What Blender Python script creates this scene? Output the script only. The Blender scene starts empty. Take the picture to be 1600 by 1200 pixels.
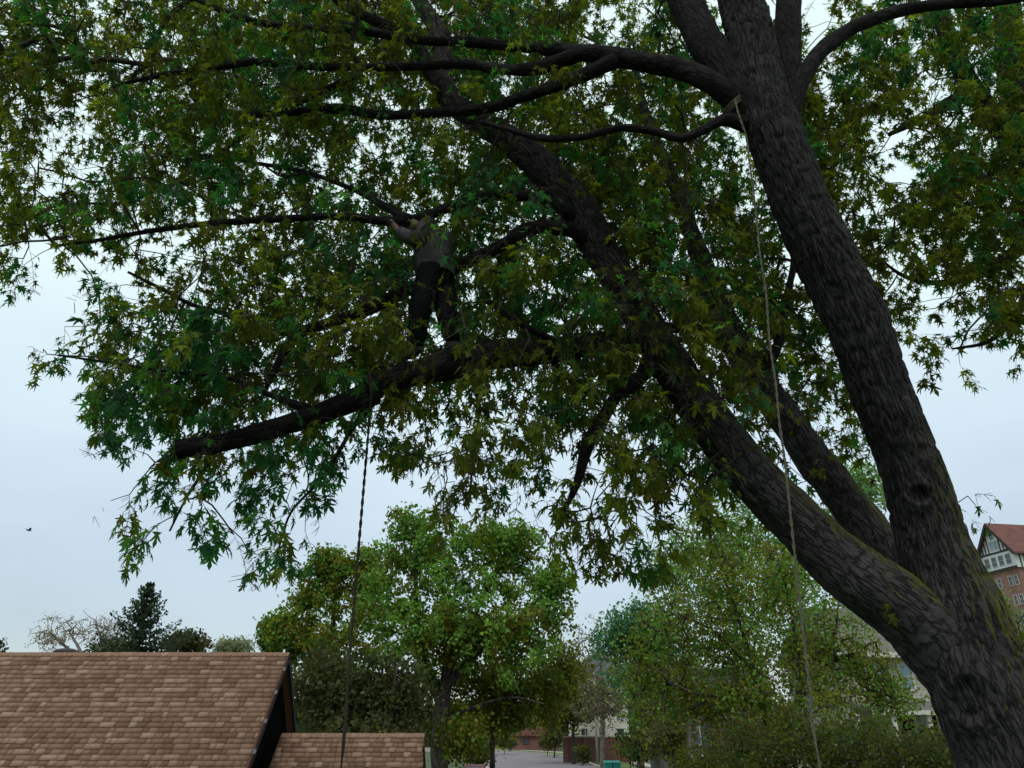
import bpy, math, random
import numpy as np
from mathutils import Vector, Matrix, Quaternion

random.seed(7)
rng = np.random.default_rng(11)
C = bpy.context.scene.collection
S = bpy.context.scene

# ------------------------------------------------------------------ camera
EYE = np.array([0.0, 0.0, 3.6])
PITCH = math.radians(25.0)
F = 1155.0
cam_d = bpy.data.cameras.new('camera')
cam_d.sensor_width = 36.0
cam_d.lens = F / 1600 * 36
cam_d.clip_start = 0.05
cam_d.clip_end = 3000
cam = bpy.data.objects.new('camera', cam_d)
cam.location = EYE
cam.rotation_euler = (math.radians(90) + PITCH, 0, 0)
C.objects.link(cam)
S.camera = cam

# ------------------------------------------------------------------ world and sun
SUN_EL, SUN_ROT = math.radians(60), math.radians(190)
wd = bpy.data.worlds.new('World')
S.world = wd
wd.use_nodes = True
nt = wd.node_tree
for n in list(nt.nodes):
    nt.nodes.remove(n)
out = nt.nodes.new('ShaderNodeOutputWorld')
sky = nt.nodes.new('ShaderNodeTexSky')
sky.sky_type = 'NISHITA'
sky.sun_disc = False
sky.sun_elevation = SUN_EL
sky.sun_rotation = SUN_ROT
b1 = nt.nodes.new('ShaderNodeBackground')
b1.inputs[1].default_value = 0.05
nt.links.new(sky.outputs[0], b1.inputs[0])
tc = nt.nodes.new('ShaderNodeTexCoord')
sep = nt.nodes.new('ShaderNodeSeparateXYZ')
nt.links.new(tc.outputs['Generated'], sep.inputs[0])
noi = nt.nodes.new('ShaderNodeTexNoise')
noi.inputs['Scale'].default_value = 2.2
noi.inputs['Detail'].default_value = 4
mp = nt.nodes.new('ShaderNodeMapping')
mp.inputs['Scale'].default_value = (1, 1, 3.5)
nt.links.new(tc.outputs['Generated'], mp.inputs[0])
nt.links.new(mp.outputs[0], noi.inputs['Vector'])
ma = nt.nodes.new('ShaderNodeMath')
ma.operation = 'MULTIPLY_ADD'
ma.inputs[1].default_value = 0.22
nt.links.new(noi.outputs[0], ma.inputs[0])
nt.links.new(sep.outputs[2], ma.inputs[2])
rmp = nt.nodes.new('ShaderNodeValToRGB')
nt.links.new(ma.outputs[0], rmp.inputs[0])
cr = rmp.color_ramp
cr.elements[0].position = 0.05
cr.elements[0].color = (0.36, 0.41, 0.42, 1)
cr.elements[1].position = 0.86
cr.elements[1].color = (0.82, 0.96, 0.91, 1)
for p, c in ((0.20, (0.38, 0.44, 0.47)), (0.32, (0.50, 0.58, 0.62)), (0.46, (0.64, 0.75, 0.78)), (0.60, (0.78, 0.92, 0.88))):
    e = cr.elements.new(p)
    e.color = (*c, 1)
b2 = nt.nodes.new('ShaderNodeBackground')
b2.inputs[1].default_value = 0.97
nt.links.new(rmp.outputs[0], b2.inputs[0])
ad = nt.nodes.new('ShaderNodeAddShader')
nt.links.new(b1.outputs[0], ad.inputs[0])
nt.links.new(b2.outputs[0], ad.inputs[1])
nt.links.new(ad.outputs[0], out.inputs[0])

sd = bpy.data.lights.new('sun', 'SUN')
sd.energy = 1.3
sd.angle = math.radians(25)
sd.color = (1.0, 0.93, 0.84)
so = bpy.data.objects.new('sun', sd)
to_sun = Vector((math.sin(SUN_ROT) * math.cos(SUN_EL), math.cos(SUN_ROT) * math.cos(SUN_EL), math.sin(SUN_EL)))
so.rotation_euler = to_sun.to_track_quat('Z', 'Y').to_euler()
so.location = (0, 0, 30)
C.objects.link(so)

S.view_settings.view_transform = 'Standard'
S.view_settings.look = 'None'
S.view_settings.exposure = 0.0
S.view_settings.gamma = 1.0
S.view_settings.use_curve_mapping = False
S.render.engine = 'CYCLES'
S.cycles.max_bounces = 6
S.cycles.transparent_max_bounces = 8

# ------------------------------------------------------------------ helpers
FWD = np.array([0, math.cos(PITCH), math.sin(PITCH)])
UPV = np.array([0, -math.sin(PITCH), math.cos(PITCH)])

def ray(px, py):
    return FWD + np.array([1.0, 0, 0]) * (px - 800) / F + UPV * (600 - py) / F

def W(px, py, Y):                       # the point at ground distance Y in that direction
    d = ray(px, py)
    return EYE + d * (Y / d[1])

def G(px, py, z=0.0):                   # the point on height z
    d = ray(px, py)
    return EYE + d * ((z - EYE[2]) / d[2])

def project(P):
    P = np.atleast_2d(P) - EYE
    d = P @ FWD
    d = np.where(np.abs(d) < 1e-3, 1e-3, d)
    return 800 + F * P[:, 0] / d, 600 - F * (P @ UPV) / d, d

def fast_mesh(name, V, Fc, mats=None, midx=None, col=None, uv=None, smooth=False):
    V = np.asarray(V, dtype=np.float32)
    Fc = np.asarray(Fc, dtype=np.int32)
    me = bpy.data.meshes.new(name)
    n, k = Fc.shape
    me.vertices.add(len(V))
    me.vertices.foreach_set('co', V.ravel())
    me.loops.add(n * k)
    me.loops.foreach_set('vertex_index', Fc.ravel())
    me.polygons.add(n)
    me.polygons.foreach_set('loop_start', np.arange(0, n * k, k, dtype=np.int32))
    me.polygons.foreach_set('loop_total', np.full(n, k, dtype=np.int32))
    if midx is not None:
        me.polygons.foreach_set('material_index', np.asarray(midx, dtype=np.int32))
    if smooth:
        me.polygons.foreach_set('use_smooth', np.ones(n, dtype=bool))
    if uv is not None:
        l = me.uv_layers.new(name='UVMap')
        l.data.foreach_set('uv', np.asarray(uv, dtype=np.float32)[Fc.ravel()].ravel())
    if col is not None:
        a = me.attributes.new('tint', 'FLOAT_COLOR', 'POINT')
        c4 = np.ones((len(V), 4), dtype=np.float32)
        c4[:, :3] = col
        a.data.foreach_set('color', c4.ravel())
    for m in (mats or []):
        me.materials.append(m)
    me.update()
    me.validate()
    return me

def link(name, me, parent=None, kind=None, label=None, cat=None, group=None):
    o = bpy.data.objects.new(name, me)
    C.objects.link(o)
    if parent is not None:
        o.parent = parent
    if kind: o['kind'] = kind
    if label: o['label'] = label
    if cat: o['category'] = cat
    if group: o['group'] = group
    return o

def thing(name, label, cat, loc=(0, 0, 0), rz=0, group=None):
    o = link(name, None, None, None, label, cat, group)
    o.location = tuple(float(v) for v in loc)
    o.rotation_euler = (0, 0, rz)
    o.empty_display_size = 0.2
    return o

class MB:
    """collects boxes and polygons for one object"""
    def __init__(s):
        s.v = []; s.f = []
    def quad_box(s, c8):
        b = len(s.v)
        s.v += [tuple(map(float, p)) for p in c8]
        for q in ((0, 3, 2, 1), (4, 5, 6, 7), (0, 1, 5, 4), (1, 2, 6, 5), (2, 3, 7, 6), (3, 0, 4, 7)):
            s.f.append(tuple(b + i for i in q))
        return s
    def box(s, x0, x1, y0, y1, z0, z1):
        return s.quad_box([(x0, y0, z0), (x1, y0, z0), (x1, y1, z0), (x0, y1, z0), (x0, y0, z1), (x1, y0, z1), (x1, y1, z1), (x0, y1, z1)])
    def poly(s, pts):
        b = len(s.v)
        s.v += [tuple(map(float, p)) for p in pts]
        s.f.append(tuple(range(b, b + len(pts))))
        return s
    def prism(s, pts, d):               # pts a planar outline, extruded by vector d
        n = len(pts); b = len(s.v)
        s.v += [tuple(map(float, p)) for p in pts]
        s.v += [tuple(float(p[i] + d[i]) for i in range(3)) for p in pts]
        s.f.append(tuple(b + i for i in range(n)))
        s.f.append(tuple(b + n + i for i in reversed(range(n))))
        for i in range(n):
            j = (i + 1) % n
            s.f.append((b + i, b + n + i, b + n + j, b + j))
        return s
    def beam(s, a, b, w, h=None, up=(0, 0, 1)):
        a = Vector(a); b = Vector(b); h = h or w
        d = (b - a).normalized(); u = Vector(up)
        r = d.cross(u)
        if r.length < 1e-3: r = Vector((1, 0, 0))
        r.normalize(); u = r.cross(d)
        c = []
        for p in (a, b):
            c += [p - r * w / 2 - u * h / 2, p + r * w / 2 - u * h / 2, p + r * w / 2 + u * h / 2, p - r * w / 2 + u * h / 2]
        return s.quad_box(c)
    def lathe(s, prof, n=16, c=(0, 0, 0)):
        b = len(s.v)
        for r, z in prof:
            for i in range(n):
                t = 2 * math.pi * i / n
                s.v.append((c[0] + r * math.cos(t), c[1] + r * math.sin(t), c[2] + z))
        for k in range(len(prof) - 1):
            for i in range(n):
                j = (i + 1) % n
                s.f.append((b + k * n + i, b + k * n + j, b + (k + 1) * n + j, b + (k + 1) * n + i))
        s.f.append(tuple(b + i for i in reversed(range(n))))
        s.f.append(tuple(b + (len(prof) - 1) * n + i for i in range(n)))
        return s
    def build(s, name, mat, parent=None, smooth=False, bevel=0, **kw):
        me = bpy.data.meshes.new(name)
        me.from_pydata(s.v, [], s.f)
        import bmesh
        bm = bmesh.new(); bm.from_mesh(me)
        bmesh.ops.recalc_face_normals(bm, faces=bm.faces)
        bm.to_mesh(me); bm.free()
        me.materials.append(mat)
        if smooth:
            for p in me.polygons: p.use_smooth = True
        o = link(name, me, parent, **kw)
        if bevel:
            m = o.modifiers.new('bevel', 'BEVEL'); m.width = bevel; m.segments = 2
        return o

# ------------------------------------------------------------------ materials
def mat_base(name):
    m = bpy.data.materials.new(name)
    m.use_nodes = True
    n = m.node_tree
    p = n.nodes['Principled BSDF']
    return m, n, p

def mat(name, col, rough=0.8, noise=0.25, scale=3.0, bump=0.0, bscale=None, spec=0.3, metallic=0.0, stretch=None):
    m, n, p = mat_base(name)
    p.inputs['Roughness'].default_value = rough
    p.inputs['Specular IOR Level'].default_value = spec
    p.inputs['Metallic'].default_value = metallic
    t = n.nodes.new('ShaderNodeTexCoord')
    src = t.outputs['Object']
    if stretch:
        mpn = n.nodes.new('ShaderNodeMapping'); mpn.inputs['Scale'].default_value = stretch
        n.links.new(src, mpn.inputs[0]); src = mpn.outputs[0]
    a = n.nodes.new('ShaderNodeTexNoise'); a.inputs['Scale'].default_value = scale; a.inputs['Detail'].default_value = 6
    n.links.new(src, a.inputs['Vector'])
    r = n.nodes.new('ShaderNodeValToRGB')
    r.color_ramp.elements[0].position = 0.3; r.color_ramp.elements[1].position = 0.7
    r.color_ramp.elements[0].color = (*[c * (1 - noise) for c in col], 1)
    r.color_ramp.elements[1].color = (*[min(1, c * (1 + noise)) for c in col], 1)
    n.links.new(a.outputs[0], r.inputs[0]); n.links.new(r.outputs[0], p.inputs['Base Color'])
    if bump:
        b = n.nodes.new('ShaderNodeTexNoise'); b.inputs['Scale'].default_value = bscale or scale * 6; b.inputs['Detail'].default_value = 5
        n.links.new(src, b.inputs['Vector'])
        bn = n.nodes.new('ShaderNodeBump'); bn.inputs['Strength'].default_value = bump; bn.inputs['Distance'].default_value = 0.02
        n.links.new(b.outputs[0], bn.inputs['Height']); n.links.new(bn.outputs[0], p.inputs['Normal'])
    return m

def mat_leaf(name, trans=0.35, gain=1.0, rough=0.55):
    m = bpy.data.materials.new(name); m.use_nodes = True
    n = m.node_tree
    for x in list(n.nodes): n.nodes.remove(x)
    o = n.nodes.new('ShaderNodeOutputMaterial')
    at = n.nodes.new('ShaderNodeAttribute'); at.attribute_name = 'tint'
    no = n.nodes.new('ShaderNodeTexNoise'); no.inputs['Scale'].default_value = 18
    tcn = n.nodes.new('ShaderNodeTexCoord'); n.links.new(tcn.outputs['Object'], no.inputs['Vector'])
    mr = n.nodes.new('ShaderNodeMapRange'); mr.inputs[3].default_value = 0.75 * gain; mr.inputs[4].default_value = 1.25 * gain
    n.links.new(no.outputs[0], mr.inputs[0])
    mx = n.nodes.new('ShaderNodeVectorMath'); mx.operation = 'SCALE'
    n.links.new(at.outputs['Color'], mx.inputs[0]); n.links.new(mr.outputs[0], mx.inputs['Scale'])
    p = n.nodes.new('ShaderNodeBsdfPrincipled'); p.inputs['Roughness'].default_value = rough
    p.inputs['Specular IOR Level'].default_value = 0.12
    n.links.new(mx.outputs[0], p.inputs['Base Color'])
    tr = n.nodes.new('ShaderNodeBsdfTranslucent')
    mt = n.nodes.new('ShaderNodeVectorMath'); mt.operation = 'MULTIPLY'; mt.inputs[1].default_value = (1.15, 1.25, 0.55)
    n.links.new(mx.outputs[0], mt.inputs[0]); n.links.new(mt.outputs[0], tr.inputs['Color'])
    ms = n.nodes.new('ShaderNodeMixShader'); ms.inputs[0].default_value = trans
    n.links.new(p.outputs[0], ms.inputs[1]); n.links.new(tr.outputs[0], ms.inputs[2]); n.links.new(ms.outputs[0], o.inputs[0])
    return m

def mat_bark(name, lo, hi, sc=(30, 5), moss=0.0, bump=1.0):
    m, n, p = mat_base(name)
    p.inputs['Roughness'].default_value = 0.92
    p.inputs['Specular IOR Level'].default_value = 0.15
    uvn = n.nodes.new('ShaderNodeUVMap'); uvn.uv_map = 'UVMap'
    mpn = n.nodes.new('ShaderNodeMapping'); mpn.inputs['Scale'].default_value = (sc[0], sc[1], 1)
    n.links.new(uvn.outputs[0], mpn.inputs[0])
    a = n.nodes.new('ShaderNodeTexNoise'); a.inputs['Scale'].default_value = 1; a.inputs['Detail'].default_value = 5; a.inputs['Distortion'].default_value = 0.3
    n.links.new(mpn.outputs[0], a.inputs['Vector'])
    rg = n.nodes.new('ShaderNodeMath'); rg.operation = 'SUBTRACT'; rg.inputs[1].default_value = 0.5; n.links.new(a.outputs[0], rg.inputs[0])
    rb = n.nodes.new('ShaderNodeMath'); rb.operation = 'ABSOLUTE'; n.links.new(rg.outputs[0], rb.inputs[0])
    rv = n.nodes.new('ShaderNodeMapRange'); rv.inputs[1].default_value = 0.0; rv.inputs[2].default_value = 0.09; rv.inputs[3].default_value = 0.15
    n.links.new(rb.outputs[0], rv.inputs[0])
    mp2 = n.nodes.new('ShaderNodeMapping'); mp2.inputs['Scale'].default_value = (sc[0] * 2.6, sc[1] * 3.2, 1); mp2.inputs['Location'].default_value = (3.3, 1.7, 0)
    n.links.new(uvn.outputs[0], mp2.inputs[0])
    f2 = n.nodes.new('ShaderNodeTexNoise'); f2.inputs['Scale'].default_value = 1; f2.inputs['Detail'].default_value = 6; f2.inputs['Roughness'].default_value = 0.7
    n.links.new(mp2.outputs[0], f2.inputs['Vector'])
    mm = n.nodes.new('ShaderNodeMath'); mm.operation = 'MULTIPLY'
    n.links.new(rv.outputs[0], mm.inputs[0]); n.links.new(f2.outputs[0], mm.inputs[1])
    r = n.nodes.new('ShaderNodeValToRGB')
    r.color_ramp.elements[0].position = 0.08; r.color_ramp.elements[1].position = 0.6
    r.color_ramp.elements[0].color = (*lo, 1); r.color_ramp.elements[1].color = (*hi, 1)
    n.links.new(mm.outputs[0], r.inputs[0])
    col = r.outputs[0]
    big = n.nodes.new('ShaderNodeTexNoise'); big.inputs['Scale'].default_value = 2.3; big.inputs['Detail'].default_value = 5
    tcn = n.nodes.new('ShaderNodeTexCoord'); n.links.new(tcn.outputs['Object'], big.inputs['Vector'])
    mb = n.nodes.new('ShaderNodeMapRange'); mb.inputs[1].default_value = .3; mb.inputs[2].default_value = .7; mb.inputs[3].default_value = 0.7; mb.inputs[4].default_value = 1.3
    n.links.new(big.outputs[0], mb.inputs[0])
    vs = n.nodes.new('ShaderNodeVectorMath'); vs.operation = 'SCALE'
    n.links.new(col, vs.inputs[0]); n.links.new(mb.outputs[0], vs.inputs['Scale'])
    col = vs.outputs[0]
    if moss:
        g = n.nodes.new('ShaderNodeNewGeometry')
        sx = n.nodes.new('ShaderNodeSeparateXYZ'); n.links.new(g.outputs['Normal'], sx.inputs[0])
        sz = n.nodes.new('ShaderNodeSeparateXYZ'); n.links.new(g.outputs['Position'], sz.inputs[0])
        a1 = n.nodes.new('ShaderNodeMapRange'); a1.inputs[1].default_value = 0.12; a1.inputs[2].default_value = 0.42
        n.links.new(sx.outputs[0], a1.inputs[0])
        a2 = n.nodes.new('ShaderNodeMapRange'); a2.inputs[1].default_value = 6.2; a2.inputs[2].default_value = 4.6
        n.links.new(sz.outputs[2], a2.inputs[0])
        a3 = n.nodes.new('ShaderNodeMapRange'); a3.inputs[1].default_value = 0.36; a3.inputs[2].default_value = 0.55
        n.links.new(a.outputs[0], a3.inputs[0])
        m1 = n.nodes.new('ShaderNodeMath'); m1.operation = 'MULTIPLY'; n.links.new(a1.outputs[0], m1.inputs[0]); n.links.new(a2.outputs[0], m1.inputs[1])
        m2 = n.nodes.new('ShaderNodeMath'); m2.operation = 'MULTIPLY'; n.links.new(m1.outputs[0], m2.inputs[0]); n.links.new(a3.outputs[0], m2.inputs[1])
        m3 = n.nodes.new('ShaderNodeMath'); m3.operation = 'MULTIPLY'; m3.inputs[1].default_value = moss; n.links.new(m2.outputs[0], m3.inputs[0])
        mx = n.nodes.new('ShaderNodeMix'); mx.data_type = 'RGBA'
        n.links.new(m3.outputs[0], mx.inputs[0]); n.links.new(col, mx.inputs[6]); mx.inputs[7].default_value = (0.125, 0.12, 0.014, 1)
        col = mx.outputs[2]
    n.links.new(col, p.inputs['Base Color'])
    bn = n.nodes.new('ShaderNodeBump'); bn.inputs['Strength'].default_value = bump; bn.inputs['Distance'].default_value = 0.03
    n.links.new(mm.outputs[0], bn.inputs['Height']); n.links.new(bn.outputs[0], p.inputs['Normal'])
    return m

M = {}
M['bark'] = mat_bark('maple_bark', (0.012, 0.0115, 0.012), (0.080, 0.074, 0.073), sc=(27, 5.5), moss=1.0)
M['bark_shaded'] = mat_bark('shaded_limb_bark', (0.008, 0.0075, 0.0075), (0.034, 0.031, 0.030), sc=(24, 5))  # darker copy of the maple bark: crown shade put into the limb colour
M['bark_bg'] = mat_bark('far_bark', (0.02, 0.017, 0.014), (0.075, 0.065, 0.055), sc=(8, 1.5), bump=0.4)
M['bark_bare'] = mat_bark('pale_bark', (0.10, 0.085, 0.075), (0.22, 0.19, 0.17), sc=(8, 1.5), bump=0.4)
M['twig'] = mat('twig_bark', (0.04, 0.033, 0.028), rough=0.9, noise=0.3, scale=6)
M['leaf'] = mat_leaf('maple_leaf', 0.58, gain=1.42, rough=0.7)
M['leaf_bg'] = mat_leaf('small_leaf', 0.45, gain=1.25, rough=0.7)
M['cutwood'] = mat('cut_wood', (0.16, 0.11, 0.07), noise=0.3, scale=20, bump=0.3)
M['rope'] = mat('rope_fibre', (0.13, 0.12, 0.085), noise=0.35, scale=60, bump=0.6, bscale=150)
M['rope_dark'] = mat('dark_rope_fibre', (0.035, 0.03, 0.02), noise=0.35, scale=60, bump=0.6, bscale=150)
M['hoodie'] = mat('grey_fleece', (0.055, 0.053, 0.053), noise=0.35, scale=7, bump=1.0, bscale=14, rough=0.95)
M['black'] = mat('black_cloth', (0.012, 0.012, 0.014), noise=0.3, scale=8, bump=0.4, bscale=25, rough=0.9)
M['skin'] = mat('skin', (0.10, 0.06, 0.042), noise=0.1, rough=0.6)
M['boot'] = mat('boot_leather', (0.02, 0.015, 0.012), noise=0.2, rough=0.6)
M['strap'] = mat('strap_webbing', (0.03, 0.03, 0.03), noise=0.2, rough=0.8)
M['metal'] = mat('dull_metal', (0.07, 0.08, 0.105), rough=0.5, metallic=0.3, noise=0.15)
M['darkwall'] = mat('near_black_boards', (0.005, 0.005, 0.005), spec=0.0, rough=1.0, noise=0.3, scale=5, bump=0.3)  # near-black boards with slight mottling, no gloss
M['trim'] = mat('grey_trim', (0.03, 0.03, 0.032), spec=0.1, rough=0.9, noise=0.2)
M['barge'] = mat('red_brown_barge', (0.03, 0.012, 0.010), rough=0.8, noise=0.25)
M['white'] = mat('white_paint', (0.50, 0.48, 0.42), rough=0.7, noise=0.08, scale=1.5)
M['cream'] = mat('cream_siding', (0.38, 0.36, 0.30), rough=0.75, noise=0.1, scale=1.2)
M['greysiding'] = mat('grey_siding', (0.12, 0.12, 0.10), rough=0.8, noise=0.2, scale=1.0)
M['asphalt'] = mat('asphalt', (0.175, 0.15, 0.16), rough=0.95, noise=0.15, scale=0.3, bump=0.2, bscale=20)
M['concrete'] = mat('concrete', (0.36, 0.32, 0.28), rough=0.95, noise=0.15, scale=0.8, bump=0.2)
M['grass'] = mat('grass_ground', (0.055, 0.075, 0.03), rough=1.0, noise=0.45, scale=0.35, bump=0.6, bscale=9)
M['lawn'] = mat('lawn_strip', (0.08, 0.115, 0.035), rough=1.0, noise=0.4, scale=0.8, bump=0.6, bscale=9)
M['redroof'] = mat('red_tiles', (0.135, 0.055, 0.045), rough=0.8, noise=0.2, scale=1.0, bump=0.3)
M['timber'] = mat('dark_timber', (0.035, 0.03, 0.028), rough=0.8, noise=0.2)
M['plaster'] = mat('white_plaster', (0.60, 0.64, 0.60), rough=0.8, noise=0.08)
M['glass'] = mat('window_glass', (0.035, 0.05, 0.055), rough=0.12, noise=0.3, scale=0.8, spec=0.8)
M['blueglass'] = mat('pale_blue_glass', (0.16, 0.25, 0.30), rough=0.15, noise=0.2, scale=0.8, spec=0.8)
M['bluegrey'] = mat('bluegrey_paint', (0.16, 0.17, 0.22), rough=0.7, noise=0.2)
M['pole'] = mat('weathered_pole', (0.26, 0.27, 0.20), rough=0.9, noise=0.3, scale=4, bump=0.4, stretch=(4, 4, .5))
M['maroon'] = mat('maroon_paint', (0.11, 0.008, 0.022), rough=0.55, noise=0.05, spec=0.2)
M['tyre'] = mat('tyre_rubber', (0.02, 0.02, 0.02), rough=0.9)
M['lamp'] = mat('red_lens', (0.3, 0.02, 0.02), rough=0.2, noise=0.05, spec=0.7)
M['teal'] = mat('teal_plastic', (0.015, 0.20, 0.16), rough=0.45, noise=0.1)
M['ochre'] = mat('ochre_stucco', (0.34, 0.23, 0.08), rough=0.9, noise=0.15)
M['wire'] = mat('wire_sheath', (0.10, 0.10, 0.09), rough=0.6)
M['ventmetal'] = mat('vent_metal', (0.022, 0.012, 0.015), rough=0.6, noise=0.2)
M['bird'] = mat('bird_feathers', (0.03, 0.03, 0.035), rough=0.8)

def mat_brick(name, c1, c2, mortar, scale=1.0):
    m, n, p = mat_base(name)
    p.inputs['Roughness'].default_value = 0.9
    t = n.nodes.new('ShaderNodeTexCoord')
    mpn = n.nodes.new('ShaderNodeMapping'); mpn.inputs['Rotation'].default_value = (math.radians(90), 0, 0)
    n.links.new(t.outputs['Object'], mpn.inputs[0])
    b = n.nodes.new('ShaderNodeTexBrick'); b.inputs['Scale'].default_value = scale
    b.inputs['Color1'].default_value = (*c1, 1); b.inputs['Color2'].default_value = (*c2, 1); b.inputs['Mortar'].default_value = (*mortar, 1)
    b.inputs['Brick Width'].default_value = 0.22; b.inputs['Row Height'].default_value = 0.075; b.inputs['Mortar Size'].default_value = 0.008
    n.links.new(mpn.outputs[0], b.inputs['Vector'])
    no = n.nodes.new('ShaderNodeTexNoise'); no.inputs['Scale'].default_value = 0.7; no.inputs['Detail'].default_value = 5
    n.links.new(t.outputs['Object'], no.inputs['Vector'])
    mr = n.nodes.new('ShaderNodeMapRange'); mr.inputs[1].default_value = .3; mr.inputs[2].default_value = .7; mr.inputs[3].default_value = .75; mr.inputs[4].default_value = 1.2
    n.links.new(no.outputs[0], mr.inputs[0])
    sc = n.nodes.new('ShaderNodeVectorMath'); sc.operation = 'SCALE'
    n.links.new(b.outputs[0], sc.inputs[0]); n.links.new(mr.outputs[0], sc.inputs['Scale'])
    n.links.new(sc.outputs[0], p.inputs['Base Color'])
    return m
M['brick'] = mat_brick('red_brick', (0.17, 0.05, 0.035), (0.12, 0.04, 0.03), (0.16, 0.12, 0.10))
M['brick_or'] = mat_brick('orange_brick', (0.30, 0.13, 0.07), (0.22, 0.08, 0.05), (0.25, 0.2, 0.16))
M['brick_far'] = mat_brick('tower_brick', (0.26, 0.12, 0.085), (0.20, 0.095, 0.07), (0.25, 0.19, 0.15))

SHC = [(0.225, 0.132, 0.090), (0.250, 0.150, 0.100), (0.275, 0.167, 0.115), (0.335, 0.212, 0.152), (0.400, 0.262, 0.192), (0.195, 0.112, 0.074)]
SHC = [tuple(v * k for v in c) for c, k in zip(SHC, (0.80, 0.83, 0.83, 0.80, 0.74, 0.78))]
SHM = [mat('shingle_granules_%s' % w, c, rough=0.95, noise=0.16, scale=30, bump=0.5, bscale=220, spec=0.1) for w, c in zip(('plain', 'warm', 'mid', 'light', 'pale', 'deep'), SHC)]

# ------------------------------------------------------------------ noise and tubes
_T = rng.random((256, 256))
def vnoise(u, v, pu=256):
    iu = np.floor(u).astype(int); iv = np.floor(v).astype(int)
    fu = u - iu; fv = v - iv
    fu = fu * fu * (3 - 2 * fu); fv = fv * fv * (3 - 2 * fv)
    a = _T[iu % pu % 256, iv % 256]; b = _T[(iu + 1) % pu % 256, iv % 256]
    c = _T[iu % pu % 256, (iv + 1) % 256]; d = _T[(iu + 1) % pu % 256, (iv + 1) % 256]
    return (a * (1 - fu) + b * fu) * (1 - fv) + (c * (1 - fu) + d * fu) * fv

def spline(P, R, step):
    P = np.asarray(P, float); R = np.asarray(R, float)
    Q = np.vstack([2 * P[0] - P[1], P, 2 * P[-1] - P[-2]])
    RR = np.concatenate([[R[0]], R, [R[-1]]])
    outp, outr = [], []
    for i in range(1, len(Q) - 2):
        L = np.linalg.norm(Q[i + 1] - Q[i]); n = max(1, int(round(L / step)))
        for t in np.arange(n) / n:
            t2, t3 = t * t, t ** 3
            h = (-0.5 * t3 + t2 - 0.5 * t, 1.5 * t3 - 2.5 * t2 + 1, -1.5 * t3 + 2 * t2 + 0.5 * t, 0.5 * t3 - 0.5 * t2)
            outp.append(sum(h[k] * Q[i - 1 + k] for k in range(4)))
            outr.append(RR[i] + (RR[i + 1] - RR[i]) * t)
    outp.append(Q[-2]); outr.append(RR[-2])
    return np.array(outp), np.array(outr)

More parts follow.
